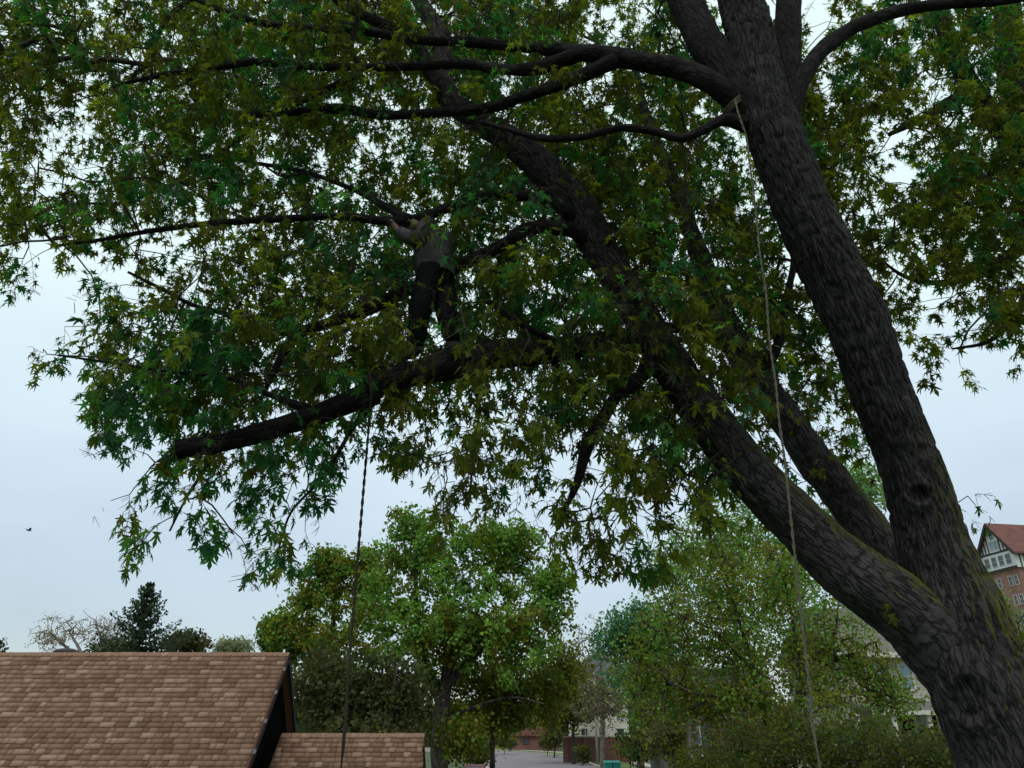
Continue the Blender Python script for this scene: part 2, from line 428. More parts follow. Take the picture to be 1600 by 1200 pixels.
def tube_data(P, R, sides, lump=0.0, furrow=0.0, knots=(), seed=0, cap=True):
    n = len(P)
    T = np.gradient(P, axis=0); T /= np.linalg.norm(T, axis=1)[:, None] + 1e-9
    Nn = np.zeros_like(P)
    ref = np.array([0, -1.0, 0.3]) if abs(T[0][1]) < 0.9 else np.array([1.0, 0, 0])
    v = ref - T[0] * (ref @ T[0]); v /= np.linalg.norm(v)
    for i in range(n):
        v = v - T[i] * (v @ T[i]); v /= np.linalg.norm(v); Nn[i] = v
    B = np.cross(T, Nn)
    s = np.concatenate([[0], np.cumsum(np.linalg.norm(np.diff(P, axis=0), axis=1))])
    th = np.arange(sides) / sides * 2 * math.pi
    TH, SS = np.meshgrid(th, s)
    rad = np.repeat(R[:, None], sides, 1)
    rm = float(R.mean())
    if lump:
        k = 4
        rad = rad * (1 + lump * (vnoise(TH / (2 * math.pi) * k, SS / (rm * 3.0) + seed * 7.3, k) - 0.5) * 2)
        rad = rad * (1 + lump * 0.5 * (vnoise(TH / (2 * math.pi) * 9, SS / (rm * 1.2) + seed * 3.1, 9) - 0.5) * 2)
    if furrow:
        k = max(8, int(2 * math.pi * rm / 0.055))
        wob = 1.2 * vnoise(TH / (2 * math.pi) * 8, SS * 3 + seed, 8)
        nz = vnoise(TH / (2 * math.pi) * k + wob, SS * 6.5 + seed * 5.7, 256)
        nz2 = vnoise(TH / (2 * math.pi) * k * 2 + wob * 2, SS * 13 + seed * 2.7, 256)
        rad = rad - furrow * (1 - np.clip(np.abs(2 * nz - 1) * 2.4, 0, 1)) + furrow * 0.45 * (nz2 - 0.5)
    V = P[:, None, :] + rad[..., None] * (np.cos(TH)[..., None] * Nn[:, None, :] + np.sin(TH)[..., None] * B[:, None, :])
    for (K, kr, out_, in_) in knots:
        dist = np.linalg.norm(V - K, axis=2)
        dd = out_ * np.exp(-((dist - kr) / (kr * 0.38)) ** 2) - in_ * np.exp(-(dist / (kr * 0.6)) ** 2)
        dd = dd * (0.55 + 0.9 * vnoise(TH * 9 + kr * 90, SS * 22, 256))
        dd = dd + 0.25 * out_ * np.exp(-(dist / (kr * 2.0)) ** 2) * np.sin(dist / kr * 9)
        rv = V - P[:, None, :]
        V = V + rv / (np.linalg.norm(rv, axis=2)[..., None] + 1e-9) * dd[..., None]
    V = V.reshape(-1, 3)
    uv = np.stack([(TH / (2 * math.pi) * 2 * math.pi * rm).ravel(), SS.ravel()], 1)
    uv[:, 0] = np.abs(uv[:, 0] - math.pi * rm)
    i = np.arange(n - 1)[:, None] * sides; j = np.arange(sides)[None, :]; j2 = (j + 1) % sides
    Fq = np.stack([i + j, i + j2, i + sides + j2, i + sides + j], -1).reshape(-1, 4)
    if cap:
        for r0, rev in ((0, True), (n - 1, False)):
            c = len(V)
            V = np.vstack([V, P[r0]]); uv = np.vstack([uv, [0, s[r0]]])
            jj = np.arange(sides); a = r0 * sides + jj; b = r0 * sides + (jj + 1) % sides
            q = np.stack([b, a, np.full(sides, c), np.full(sides, c)], 1) if rev else np.stack([a, b, np.full(sides, c), np.full(sides, c)], 1)
            # degenerate quads are avoided: split in half pairs
            if sides % 2 == 0:
                a2 = r0 * sides + np.arange(0, sides, 2); m2 = r0 * sides + (np.arange(0, sides, 2) + 1) % sides; e2 = r0 * sides + (np.arange(0, sides, 2) + 2) % sides
                q = np.stack([e2, m2, a2, np.full(len(a2), c)], 1) if rev else np.stack([a2, m2, e2, np.full(len(a2), c)], 1)
            Fq = np.vstack([Fq, q])
    return V, Fq, uv

def tube(name, P, R, m, parent, sides=24, step=0.05, cap=True, **kw):
    okw = {k: kw.pop(k) for k in list(kw) if k in ('kind', 'label', 'cat', 'group')}
    SP, SR = spline(P, R, step)
    V, Fq, uv = tube_data(SP, SR, sides, cap=cap, **kw)
    me = fast_mesh(name, V, Fq, [m], uv=uv, smooth=True)
    return link(name, me, parent, **okw), SP, SR

def px_path(pts):
    """(px, py, width px, Y) -> world points and radii"""
    P, R = [], []
    for x, y, w, Y in pts:
        p = W(x, y, Y); d = (p - EYE) @ FWD
        P.append(p); R.append(w * d / F / 2)
    return np.array(P), np.array(R)

# ------------------------------------------------------------------ twig growing
def grow(nodes, targets, seglen=0.35, jit=0.06, sag=0.0):
    """joins every target to the nearest twig or limb; returns segments (a, b, ra, rb)"""
    base = np.asarray(nodes); nb = len(base)
    T = np.asarray(targets)
    d0 = np.array([np.min(np.linalg.norm(base - t, axis=1)) for t in T])
    order = np.argsort(d0)
    cap = nb + len(T) * 18
    pos = np.zeros((cap, 3)); pos[:nb] = base
    par = np.full(cap, -1, int); cnt = nb
    leaf_dir = np.zeros((len(T), 3))
    for ti in order:
        t = T[ti]
        i = int(np.argmin(np.linalg.norm(pos[:cnt] - t, axis=1)))
        a = pos[i]; L = np.linalg.norm(t - a)
        n = min(16, max(1, int(round(L / seglen))))
        prev = i
        for k in range(1, n + 1):
            f = k / n
            p = a + (t - a) * f
            if k < n:
                p = p + rng.normal(0, jit * min(1, L), 3) + np.array([0, 0, sag * L * math.sin(math.pi * f)])
            pos[cnt] = p; par[cnt] = prev; prev = cnt; cnt += 1
        dv = t - pos[par[prev]]
        leaf_dir[ti] = dv / (np.linalg.norm(dv) + 1e-9)
    w = np.zeros(cnt)
    for i in range(cnt - 1, nb - 1, -1):
        w[i] += 1
        if par[i] >= 0: w[par[i]] += w[i]
    idx = np.arange(nb, cnt)
    return pos[par[idx]], pos[idx], w[idx], w[np.where(par[idx] >= nb, par[idx], idx)], leaf_dir

def seg_mesh(A, B, ra, rb, sides=4):
    D = B - A; L = np.linalg.norm(D, axis=1)[:, None] + 1e-9; D = D / L
    up = np.where(np.abs(D[:, 2:3]) > 0.9, np.array([[1.0, 0, 0]]), np.array([[0, 0, 1.0]]))
    X = np.cross(D, up); X /= np.linalg.norm(X, axis=1)[:, None]; Y = np.cross(D, X)
    th = np.arange(sides) / sides * 2 * math.pi
    ring = np.cos(th)[None, :, None] * X[:, None, :] + np.sin(th)[None, :, None] * Y[:, None, :]
    A2 = A - D * ra[:, None] * 0.3
    V = np.concatenate([A2[:, None, :] + ring * ra[:, None, None], B[:, None, :] + ring * rb[:, None, None]], 1)
    n = len(A); b = np.arange(n)[:, None] * 2 * sides; j = np.arange(sides)[None]; j2 = (j + 1) % sides
    Fq = np.stack([b + j, b + j2, b + sides + j2, b + sides + j], -1).reshape(-1, 4)
    return V.reshape(-1, 3), Fq

# ------------------------------------------------------------------ leaf shapes
half_hi = [(0.07, 0.0), (0.40, 0.02), (0.14, 0.20), (0.30, 0.42), (0.56, 0.70), (0.26, 0.58), (0.075, 0.40), (0.17, 0.72)]
def leaf_outline(hi=True):
    if hi:
        h = half_hi
    else:
        h = [(0.42, 0.04), (0.13, 0.22), (0.58, 0.68), (0.10, 0.44)]
    pts = [(0, 0)] + h + [(0, 1.05)] + [(-x, y) for x, y in reversed(h)]
    return np.array([(0, 0.33)] + pts)
def leaf_local(hi, curl):
    o = leaf_outline(hi)
    r = np.hypot(o[:, 0], o[:, 1] - 0.33)
    z = -curl * r ** 2 + 0.10 * np.abs(o[:, 0])
    V = np.column_stack([o[:, 0], o[:, 1], z])
    n = len(o) - 1
    Ft = np.array([(0, 1 + i, 1 + (i + 1) % n) for i in range(n)])
    return V, Ft

def leaves_mesh(pos, ydir, zdir, size, col, hi=True):
    """pos (N,3) leaf bases, ydir along the blade, zdir its normal"""
    ydir = ydir / (np.linalg.norm(ydir, axis=1)[:, None] + 1e-9)
    xdir = np.cross(ydir, zdir); xdir /= np.linalg.norm(xdir, axis=1)[:, None] + 1e-9
    zdir = np.cross(xdir, ydir)
    base, Ft = leaf_local(hi, 0.0)
    n = len(pos); m = len(base)
    curl = rng.uniform(0.05, 0.65, n)
    wid = rng.uniform(0.72, 1.05, n)
    o = base[:, :2]
    r2 = o[:, 0] ** 2 + (o[:, 1] - 0.33) ** 2
    x = o[None, :, 0] * wid[:, None]; y = np.repeat(o[None, :, 1], n, 0)
    z = -curl[:, None] * r2[None] + 0.12 * np.abs(x)
    V = pos[:, None, :] + size[:, None, None] * (x[..., None] * xdir[:, None] + y[..., None] * ydir[:, None] + z[..., None] * zdir[:, None])
    Fa = (np.arange(n)[:, None, None] * m + Ft[None]).reshape(-1, 3)
    return V.reshape(-1, 3), Fa, np.repeat(col, m, 0)

# ================================================================== SETTING
g = MB(); g.poly([(-900, -60, -0.02), (900, -60, -0.02), (900, 1500, -0.02), (-900, 1500, -0.02)])
g.build('ground', M['grass'], kind='structure')

def ribbon(name, pts, width, z, m, h=0.0):
    mb = MB()
    P = [Vector((p[0], p[1], 0)) for p in pts]
    L, R = [], []
    for i, p in enumerate(P):
        t = (P[min(i + 1, len(P) - 1)] - P[max(i - 1, 0)]).normalized(); s = Vector((t.y, -t.x, 0))
        L.append(p - s * width / 2); R.append(p + s * width / 2)
    for i in range(len(P) - 1):
        if h:
            c = [(*L[i][:2], z), (*R[i][:2], z), (*R[i + 1][:2], z), (*L[i + 1][:2], z)]
            mb.quad_box(c + [(q[0], q[1], z + h) for q in c])
        else:
            mb.poly([(*L[i][:2], z), (*R[i][:2], z), (*R[i + 1][:2], z), (*L[i + 1][:2], z)])
    return mb.build(name, m, kind='structure')

def smooth2(pts, n=8):
    P, _ = spline([(x, y, 0) for x, y in pts], [1] * len(pts), 3.0)
    return [(p[0], p[1]) for p in P]
g0 = G(848, 1199); 
rd = smooth2([(13, 20), (9, 45), (g0[0], g0[1]), (3.0, 106), (-2.0, 130), (-14, 150), (-45, 165), (-90, 170)])
ribbon('road', rd, 11.5, 0.0, M['asphalt'])
def offset(pts, o):
    r = []
    for i, p in enumerate(pts):
        a = Vector(pts[max(i - 1, 0)]); b = Vector(pts[min(i + 1, len(pts) - 1)]); t = (b - a).normalized()
        r.append((p[0] + t.y * o, p[1] - t.x * o))
    return r
ribbon('kerb', offset(rd, 5.95), 0.35, 0.0, M['concrete'], 0.13)
ribbon('kerb', offset(rd, -5.95), 0.35, 0.0, M['concrete'], 0.13)
ribbon('lawn', offset(rd, 8.3), 4.3, 0.012, M['lawn'], 0.06)
ribbon('pavement', offset(rd, 11.4), 1.6, 0.0, M['concrete'], 0.10)

# ================================================================== MAIN MAPLE
maple = thing('maple_tree', 'huge dark leafy silver maple with forked furrowed trunk rising at the right of the photo', 'tree', (0, 0, 0))
maple.location = (0, 0, 0)
skel = []      # sampled limb points for the twigs to grow from
guards = []    # image polylines kept fairly clear of leaves hanging in front: (pts, half width, Y, keep)

def limb(name, pts, sides, step, keep=None, m='bark_shaded', lump=0.10, furrow=0.0, knots=(), seed=0, store=skel, parent=None, label=None, twigfrom=0.0):
    P, R = px_path(pts)
    o, SP, SR = tube(name, P, R, M[m], parent or maple, sides=sides, step=step, lump=lump, furrow=furrow, knots=knots, seed=seed, label=label)
    k0 = int(len(SP) * twigfrom)
    k = max(1, int(0.12 / step))
    store.append(SP[k0::k])
    if keep is not None:
        guards.append(([(a[0], a[1]) for a in pts], [a[2] * 0.5 for a in pts], [a[3] for a in pts], keep))
    return o, SP, SR

def knot_at(px, py, Y, r):
    p = W(px, py, Y); d = (EYE - p); d /= np.linalg.norm(d)
    return p + d * r

A_pts = [(1640, 1500, 250, 6.0), (1612, 1370, 215, 6.05), (1600, 1260, 186, 6.1), (1586, 1180, 174, 6.15), (1551, 1100, 166, 6.15), (1514, 1020, 152, 6.15), (1487, 940, 136, 6.15),
         (1460, 860, 108, 6.1), (1440, 780, 97, 6.0), (1412, 700, 90, 5.9), (1373, 600, 92, 5.75), (1338, 500, 93, 5.6), (1290, 400, 92, 5.45), (1243, 300, 84, 5.3), (1207, 200, 82, 5.2), (1188, 130, 76, 5.2), (1172, 60, 72, 5.2), (1155, -10, 68, 5.2), (1140, -120, 56, 5.2), (1110, -260, 42, 5.3)]
kn = [(knot_at(1402, 668, 5.87, 0.22), 0.14, 0.014, -0.01), (knot_at(1437, 772, 6.0, 0.24), 0.095, 0.032, 0.055), (knot_at(1490, 1048, 6.15, 0.36), 0.12, 0.045, 0.03),
      (knot_at(1512, 1090, 6.15, 0.34), 0.2, 0.03, -0.03)]
P, R = px_path(A_pts)
# the foot of the trunk goes on down to the ground
foot = P[1].copy(); 
P = np.vstack([[P[3][0] + 0.55, P[3][1] + 0.1, -0.15], [P[3][0] + 0.42, P[3][1] + 0.06, 0.7], [P[3][0] + 0.25, P[3][1] + 0.02, 1.8], P[3:]]); R = np.concatenate([[0.85, 0.60, 0.53], R[3:]])
o, SP, SR = tube('trunk', P, R, M['bark'], maple, sides=200, step=0.018, lump=0.07, furrow=0.021, knots=kn, seed=1)
skel.append(SP[int(len(SP) * 0.80)::8])
trunkSP = SP
guards.append(([(a[0], a[1]) for a in A_pts], [a[2] * 0.52 for a in A_pts], [a[3] for a in A_pts], 0.05))

sc_ = knot_at(1404, 674, 5.87, 0.232)
MBs = MB(); MBs.lathe([(0.12, -0.05), (0.115, -0.02), (0.10, 0.0), (0.075, 0.008), (0.03, 0.002), (0.0, 0.0)], 18)
so_ = MBs.build('branch_scar', M['bark_shaded'] if 0 else mat('old_scar_wood', (0.075, 0.07, 0.067), noise=0.45, scale=25, bump=1.0, bscale=60), maple, smooth=True)
dv_ = Vector(EYE - sc_) + Vector((1.2, 0, 0.5)); so_.location = sc_ + np.array(dv_.normalized()) * 0.0; so_.rotation_euler = dv_.to_track_quat('Z', 'Y').to_euler(); so_.scale = (0.95, 0.62, 1.0)
# leaders
limb('limb', [(1505, 1050, 120, 6.15), (1450, 988, 112, 6.15), (1392, 940, 104, 6.15), (1322, 886, 94, 6.2), (1250, 820, 84, 6.25), (1165, 733, 76, 6.3), (1085, 625, 68, 6.3), (1020, 525, 58, 6.3), (978, 455, 54, 6.3),
              (935, 385, 60, 6.3), (900, 325, 60, 6.3), (850, 265, 54, 6.35), (795, 220, 44, 6.4), (740, 185, 38, 6.5), (700, 150, 34, 6.6), (692, 100, 30, 6.8), (690, 60, 30, 7.0), (655, 0, 24, 7.2), (620, -80, 18, 7.4)],
     120, 0.025, keep=0.12, m='bark', lump=0.10, furrow=0.012, seed=2, twigfrom=0.35, knots=[(knot_at(1172, 770, 6.3, 0.2), 0.1, 0.04, 0.02), (knot_at(1045, 545, 6.3, 0.18), 0.08, 0.03, 0.02)])
limb('limb', [(1500, 1010, 80, 6.5), (1440, 930, 70, 6.7), (1385, 870, 66, 6.9), (1330, 795, 62, 7.0), (1270, 715, 57, 7.1), (1210, 630, 52, 7.2), (1155, 545, 47, 7.3), (1112, 450, 38, 7.4), (1082, 370, 28, 7.5), (1050, 280, 20, 7.6), (1010, 180, 14, 7.8), (990, 90, 8, 8.0)],
     64, 0.04, keep=0.25, lump=0.12, furrow=0.010, m='bark', seed=3, twigfrom=0.3)
# crown forks of the trunk
limb('limb', [(1232, 285, 26, 5.35), (1210, 230, 48, 5.28), (1175, 172, 60, 5.22), (1130, 110, 56, 5.25), (1095, 50, 52, 5.3), (1066, -10, 50, 5.35), (1040, -90, 44, 5.4), (1010, -200, 30, 5.5)], 64, 0.04, keep=0.1, m='bark_shaded', furrow=0.010, seed=4)
limb('limb', [(1228, 270, 24, 5.4), (1228, 200, 46, 5.32), (1234, 120, 42, 5.3), (1231, 50, 40, 5.35), (1233, -20, 38, 5.4), (1240, -140, 30, 5.5)], 48, 0.04, keep=0.3, m='bark_shaded', furrow=0.008, seed=6)
limb('limb', [(1222, 245, 22, 5.35), (1230, 190, 34, 5.25), (1247, 140, 27, 5.2), (1270, 95, 26, 5.2), (1300, 65, 25, 5.2), (1345, 38, 22, 5.2), (1410, 16, 19, 5.2), (1480, 6, 16, 5.2), (1560, 2, 13, 5.2), (1680, -15, 10, 5.2)], 20, 0.05, keep=0.15, seed=7)
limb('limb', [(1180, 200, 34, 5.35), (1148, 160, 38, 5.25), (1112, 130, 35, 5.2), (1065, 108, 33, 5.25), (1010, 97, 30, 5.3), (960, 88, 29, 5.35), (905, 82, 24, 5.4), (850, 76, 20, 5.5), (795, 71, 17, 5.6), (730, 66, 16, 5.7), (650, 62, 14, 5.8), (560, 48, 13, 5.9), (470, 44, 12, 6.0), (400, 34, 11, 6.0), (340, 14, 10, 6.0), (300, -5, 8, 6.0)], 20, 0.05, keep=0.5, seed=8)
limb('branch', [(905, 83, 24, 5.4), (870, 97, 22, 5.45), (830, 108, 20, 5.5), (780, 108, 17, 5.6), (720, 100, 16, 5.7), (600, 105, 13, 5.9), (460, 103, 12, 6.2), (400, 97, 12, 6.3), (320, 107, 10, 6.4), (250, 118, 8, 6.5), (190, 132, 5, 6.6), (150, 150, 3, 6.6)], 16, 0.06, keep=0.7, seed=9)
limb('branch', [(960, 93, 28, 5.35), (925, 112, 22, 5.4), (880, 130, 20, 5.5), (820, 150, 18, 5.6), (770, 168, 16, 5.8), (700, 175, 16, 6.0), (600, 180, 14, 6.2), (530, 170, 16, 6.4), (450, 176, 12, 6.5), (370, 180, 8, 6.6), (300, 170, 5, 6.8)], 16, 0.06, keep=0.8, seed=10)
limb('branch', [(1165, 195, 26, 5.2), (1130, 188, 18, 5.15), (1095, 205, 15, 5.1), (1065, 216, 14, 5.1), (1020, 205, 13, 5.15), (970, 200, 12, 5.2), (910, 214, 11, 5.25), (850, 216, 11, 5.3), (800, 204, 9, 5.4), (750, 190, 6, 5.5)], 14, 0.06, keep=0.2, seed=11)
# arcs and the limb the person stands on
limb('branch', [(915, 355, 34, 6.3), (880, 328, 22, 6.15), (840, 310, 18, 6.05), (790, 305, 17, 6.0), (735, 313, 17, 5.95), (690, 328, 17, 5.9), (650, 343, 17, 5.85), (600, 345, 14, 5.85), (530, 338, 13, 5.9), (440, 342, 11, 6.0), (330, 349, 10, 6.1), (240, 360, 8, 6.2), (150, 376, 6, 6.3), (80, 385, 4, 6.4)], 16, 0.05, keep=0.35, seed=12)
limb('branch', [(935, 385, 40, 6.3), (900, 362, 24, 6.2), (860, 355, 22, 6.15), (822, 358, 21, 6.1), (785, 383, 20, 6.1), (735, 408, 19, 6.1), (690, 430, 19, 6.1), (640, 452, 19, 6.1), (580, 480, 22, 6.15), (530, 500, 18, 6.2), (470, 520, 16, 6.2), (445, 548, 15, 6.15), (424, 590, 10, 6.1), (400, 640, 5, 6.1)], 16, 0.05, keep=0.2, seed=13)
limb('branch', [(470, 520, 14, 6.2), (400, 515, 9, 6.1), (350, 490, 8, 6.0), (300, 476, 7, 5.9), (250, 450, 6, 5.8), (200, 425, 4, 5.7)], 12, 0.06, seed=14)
limbP = [(1015, 530, 54, 6.3), (975, 530, 34, 6.25), (930, 535, 34, 6.2), (870, 548, 40, 6.1), (800, 552, 44, 6.0), (750, 556, 46, 5.95), (705, 568, 52, 5.9), (650, 583, 42, 5.85), (600, 598, 40, 5.8), (560, 622, 38, 5.75), (500, 645, 34, 5.7), (430, 668, 33, 5.65), (360, 688, 32, 5.6), (277, 702, 30, 5.55)]
limb('limb', limbP, 48, 0.03, keep=0.32, lump=0.12, furrow=0.006, m='bark_shaded', seed=15, label='sawn off limb with a flat cut end', knots=[(knot_at(712, 548, 5.9, 0.12), 0.07, 0.06, -0.03), (knot_at(578, 635, 5.77, 0.05), 0.06, 0.05, -0.02)])
Pc, Rc = px_path(limbP[-2:])
dcut = (Pc[1] - Pc[0]) / np.linalg.norm(Pc[1] - Pc[0])
V, Fq, uv = tube_data(np.array([Pc[1] - dcut * 0.006, Pc[1] + dcut * 0.006]), np.array([Rc[1] * 0.9, Rc[1] * 0.9]), 24)
link('cut_face', fast_mesh('cut_face', V, Fq, [M['cutwood']], uv=uv), maple)
limb('branch', [(1025, 545, 34, 6.3), (1000, 590, 22, 6.2), (962, 620, 20, 6.15), (935, 665, 22, 6.1), (915, 705, 20, 6.1), (900, 760, 12, 6.1), (880, 800, 6, 6.1)], 14, 0.05, keep=0.4, seed=16)
limb('branch', [(1160, 560, 30, 7.3), (1110, 520, 20, 7.0), (1050, 512, 18, 6.8), (990, 515, 14, 6.6)], 12, 0.06, seed=17)
limb('branch', [(1180, 590, 30, 7.2), (1215, 540, 16, 7.0), (1228, 470, 12, 7.0), (1240, 400, 9, 7.0), (1225, 300, 6, 7.0)], 12, 0.06, seed=18)
limb('branch', [(700, 155, 34, 6.6), (672, 110, 24, 6.5), (640, 60, 20, 6.4), (560, 20, 16, 6.4), (480, -30, 10, 6.5)], 14, 0.06, seed=19)
limb('branch', [(560, 115, 12, 6.0), (410, 190, 8, 6.5), (330, 250, 7, 6.6), (260, 290, 5, 6.7)], 10, 0.08, seed=20)
limb('branch', [(310, -10, 9, 6.0), (260, 30, 7, 6.0), (240, 80, 6, 6.1), (235, 140, 4, 6.1)], 10, 0.08, seed=21)
limb('branch', [(640, 345, 18, 5.87), (560, 300, 8, 6.2), (480, 270, 7, 6.8), (400, 255, 6, 7.4), (300, 240, 5, 7.8)], 10, 0.08, seed=22)
limb('branch', [(985, 560, 22, 6.3), (900, 545, 14, 6.0), (820, 510, 10, 5.6), (760, 470, 8, 5.4)], 10, 0.08, seed=23)
limb('branch', [(500, 648, 20, 5.7), (430, 620, 10, 5.6), (350, 590, 8, 5.5), (260, 580, 6, 5.4), (160, 565, 4, 5.3), (90, 555, 3, 5.3)], 10, 0.08, seed=24)
limb('branch', [(340, 692, 20, 5.6), (318, 735, 6, 5.6), (290, 780, 4, 5.6), (265, 830, 3, 5.6)], 10, 0.06, seed=25)
limb('branch', [(600, 600, 24, 5.8), (552, 668, 7, 5.8), (505, 745, 5, 5.7), (455, 800, 4, 5.7), (432, 870, 3, 5.7)], 10, 0.06, seed=26)
limb('branch', [(740, 560, 22, 5.95), (748, 640, 5, 5.9), (738, 720, 4, 5.9), (735, 780, 3, 5.9)], 10, 0.06, seed=27)

guards.append(([(272, 703), (430, 670)], [20, 18], [5.7] * 2, 0.10))
# ---- density of the crown, one digit per 50 px of the photograph's width and height
GRID = """77556888999999999883781451457997
87777999999999999756884564799898
78888899999999998768985556898788
85577788888888878888885568774688
61246788888667888888984479753899
32378889877655688998888469835898
56678778877866888999986465527989
77762355667667888789999885368999
41513675888998999999999888468999
10056456788897788999999988844679
01355777888887788899999999863468
02247888988777989999999999842546
00158999999887747768988978614210
00257788788754545677888788630000
00013676676434552378688658420000
00003343453104641467586765000000
00023243210002321454465440000000
00004650720002000424431000000000
00001000700000000003400000000000""".split('\n')
GR = np.array([[int(c) for c in r] for r in GRID], float)
def dens(px, py):
    gx = np.clip(px / 50 - 0.5, 0, 30.999); gy = (py / 50 - 0.5)
    z = gy > 18
    gy = np.clip(gy, 0, 17.999)
    ix = gx.astype(int); iy = gy.astype(int); fx = gx - ix; fy = gy - iy
    v = (GR[iy, ix] * (1 - fx) + GR[iy, ix + 1] * fx) * (1 - fy) + (GR[iy + 1, ix] * (1 - fx) + GR[iy + 1, ix + 1] * fx) * fy
    v = np.where(z, 0, v)
    v = np.where((px < -220) | (px > 1820) | (py < -260), 0, v)
    return np.where((py < 0) | (px < 0) | (px > 1600), np.minimum(v, 6), v)
COV = np.array([0, 0.10, 0.22, 0.34, 0.47, 0.60, 0.72, 0.83, 0.915, 0.975])

def guard_keep(px, py, Y):
    """probability that a leaf hanging there is kept, so that limbs and the climber stay visible"""
    k = np.ones(len(px))
    for pts, hw, YY, keep in guards:
        pts = np.array(pts, float)
        for i in range(len(pts) - 1):
            a, b = pts[i], pts[i + 1]; ab = b - a
            t = np.clip(((px - a[0]) * ab[0] + (py - a[1]) * ab[1]) / (ab @ ab), 0, 1)
            dx = px - (a[0] + t * ab[0]); dy = py - (a[1] + t * ab[1])
            w = hw[i] + (hw[i + 1] - hw[i]) * t; y0 = YY[i] + (YY[i + 1] - YY[i]) * t
            hit = (np.hypot(dx, dy) < w + 5) & (Y < y0 + 0.05)
            k = np.where(hit, np.minimum(k, keep), k)
    return k
guards.append(([(640, 345), (668, 360), (680, 410), (675, 460), (655, 545)], [26, 34, 34, 30, 16], [6.1] * 5, 0.22))
guards.append(([(690, 440), (705, 540)], [20, 16], [6.1] * 2, 0.45))
guards.append(([(1163, 180), (1195, 450), (1225, 720), (1255, 990)], [5, 5, 5, 5], [5.2] * 4, 0.3))

OL = [(0.070, 0.095, 0.012), (0.088, 0.098, 0.013), (0.054, 0.070, 0.012), (0.104, 0.134, 0.014)]
GN = [(0.026, 0.115, 0.034), (0.045, 0.128, 0.028), (0.026, 0.090, 0.038)]

def crown_targets(n, cond, yfun):
    out = []
    while len(out) < n:
        k = 4000
        px = rng.uniform(-220, 1820, k); py = rng.uniform(-250, 940, k)
        v = dens(px, py); c = -np.log(1 - np.interp(v, np.arange(10), COV))
        c = np.where((py < 0) | (px < 0) | (px > 1600), c * 0.6, c)
        c = c * np.where(py < 380, 1.7, np.where(py > 640, 0.75, 1.0))
        ok = (rng.random(k) < c / 6.3) & cond(px, py)
        for x, y in zip(px[ok], py[ok]):
            Y = yfun(x, y)
            # farther sprays cover less of the picture: the same cover needs more of them
            out.append((x, y, Y))
            if len(out) >= n: break
    return out

def sprays(T, dirs, nleaf, size, stem=(0.28, 0.5)):
    """leafy shoots: stem segments and leaves"""
    n = len(T)
    P0, YD, ZD, SZ, CO = [], [], [], [], []
    SA, SB = [], []
    up = np.array([0, 0, 1.0])
    for i in range(n):
        q_ = T[i]
        gsp = float(vnoise(np.array([q_[0] * 0.9 + 50.3]), np.array([q_[2] * 0.9 + q_[1] * 0.35 + 20.1]))[0])
        low = min(1.0, max(0.0, (8.2 - q_[2]) / 3.0)) * min(1.0, max(0.0, (0.5 - q_[0]) / 2.0))
        ol = rng.random() > np.clip((gsp - 0.42) * 1.7 + 0.10 + 0.38 * low, 0.06, 0.9)
        col = np.array(OL[rng.integers(4)] if ol else GN[rng.integers(3)]) * rng.uniform(0.75, 1.3)
        d = dirs[i] * 0.7 + rng.normal(0, 0.5, 3) + np.array([0, 0, -0.25]); d /= np.linalg.norm(d)
        L = rng.uniform(*stem); ns = 5
        p = T[i].copy(); pts = [p.copy()]
        for k in range(ns):
            d = d + np.array([0, 0, -0.16]); d /= np.linalg.norm(d)
            p = p + d * L / ns; pts.append(p.copy())
        pts = np.array(pts)
        SA.append(pts[:-1]); SB.append(pts[1:])
        m = int(nleaf * rng.uniform(0.7, 1.3))
        t = np.concatenate([rng.uniform(0.05, 1, m - m // 3), np.full(m // 3, 1.0)]) * ns
        ii = np.minimum(t.astype(int), ns - 1); base = pts[ii] + (pts[ii + 1] - pts[ii]) * (t - ii)[:, None]
        side = rng.normal(0, 1, (m, 3)); side -= (side @ d)[:, None] * d
        side /= np.linalg.norm(side, axis=1)[:, None]
        pd = side * 0.9 + d * 0.45 + np.array([0, 0, -0.25]); pd /= np.linalg.norm(pd, axis=1)[:, None]
        pl = rng.uniform(0.03, 0.10, m)
        b2 = base + pd * pl[:, None]
        yd = pd * 0.8 + np.array([0, 0, -0.55]) + rng.normal(0, 0.25, (m, 3))
        zd = up + rng.normal(0, 0.45, (m, 3)) + pd * 0.4
        P0.append(b2); YD.append(yd); ZD.append(zd)
        SZ.append((size[0] * 0.85 + (size[1] * 1.12 - size[0] * 0.85) * rng.random(m) ** 1.1) * (1.18 if T[i][1] > 6.8 else 1.0))
        CO.append(col[None] * rng.uniform(0.75, 1.3, (m, 1)) * rng.uniform(0.92, 1.08, (m, 3)))
        SA.append(base); SB.append(b2)
    return np.vstack(P0), np.vstack(YD), np.vstack(ZD), np.concatenate(SZ), np.vstack(CO), np.vstack(SA), np.vstack(SB)

def yA(x, y):
    if y > 480:
        a, b = 5.0, 7.2
    elif y > 330:
        a, b = 5.2, 8.4
    else:
        a, b = 5.3, 10.0
    if x < 130: b = min(b, 7.5)
    if 1180 < x < 1480 and y > 60:
        a, b = 6.6, 9.0
    return a + (b - a) * rng.random() ** 0.9

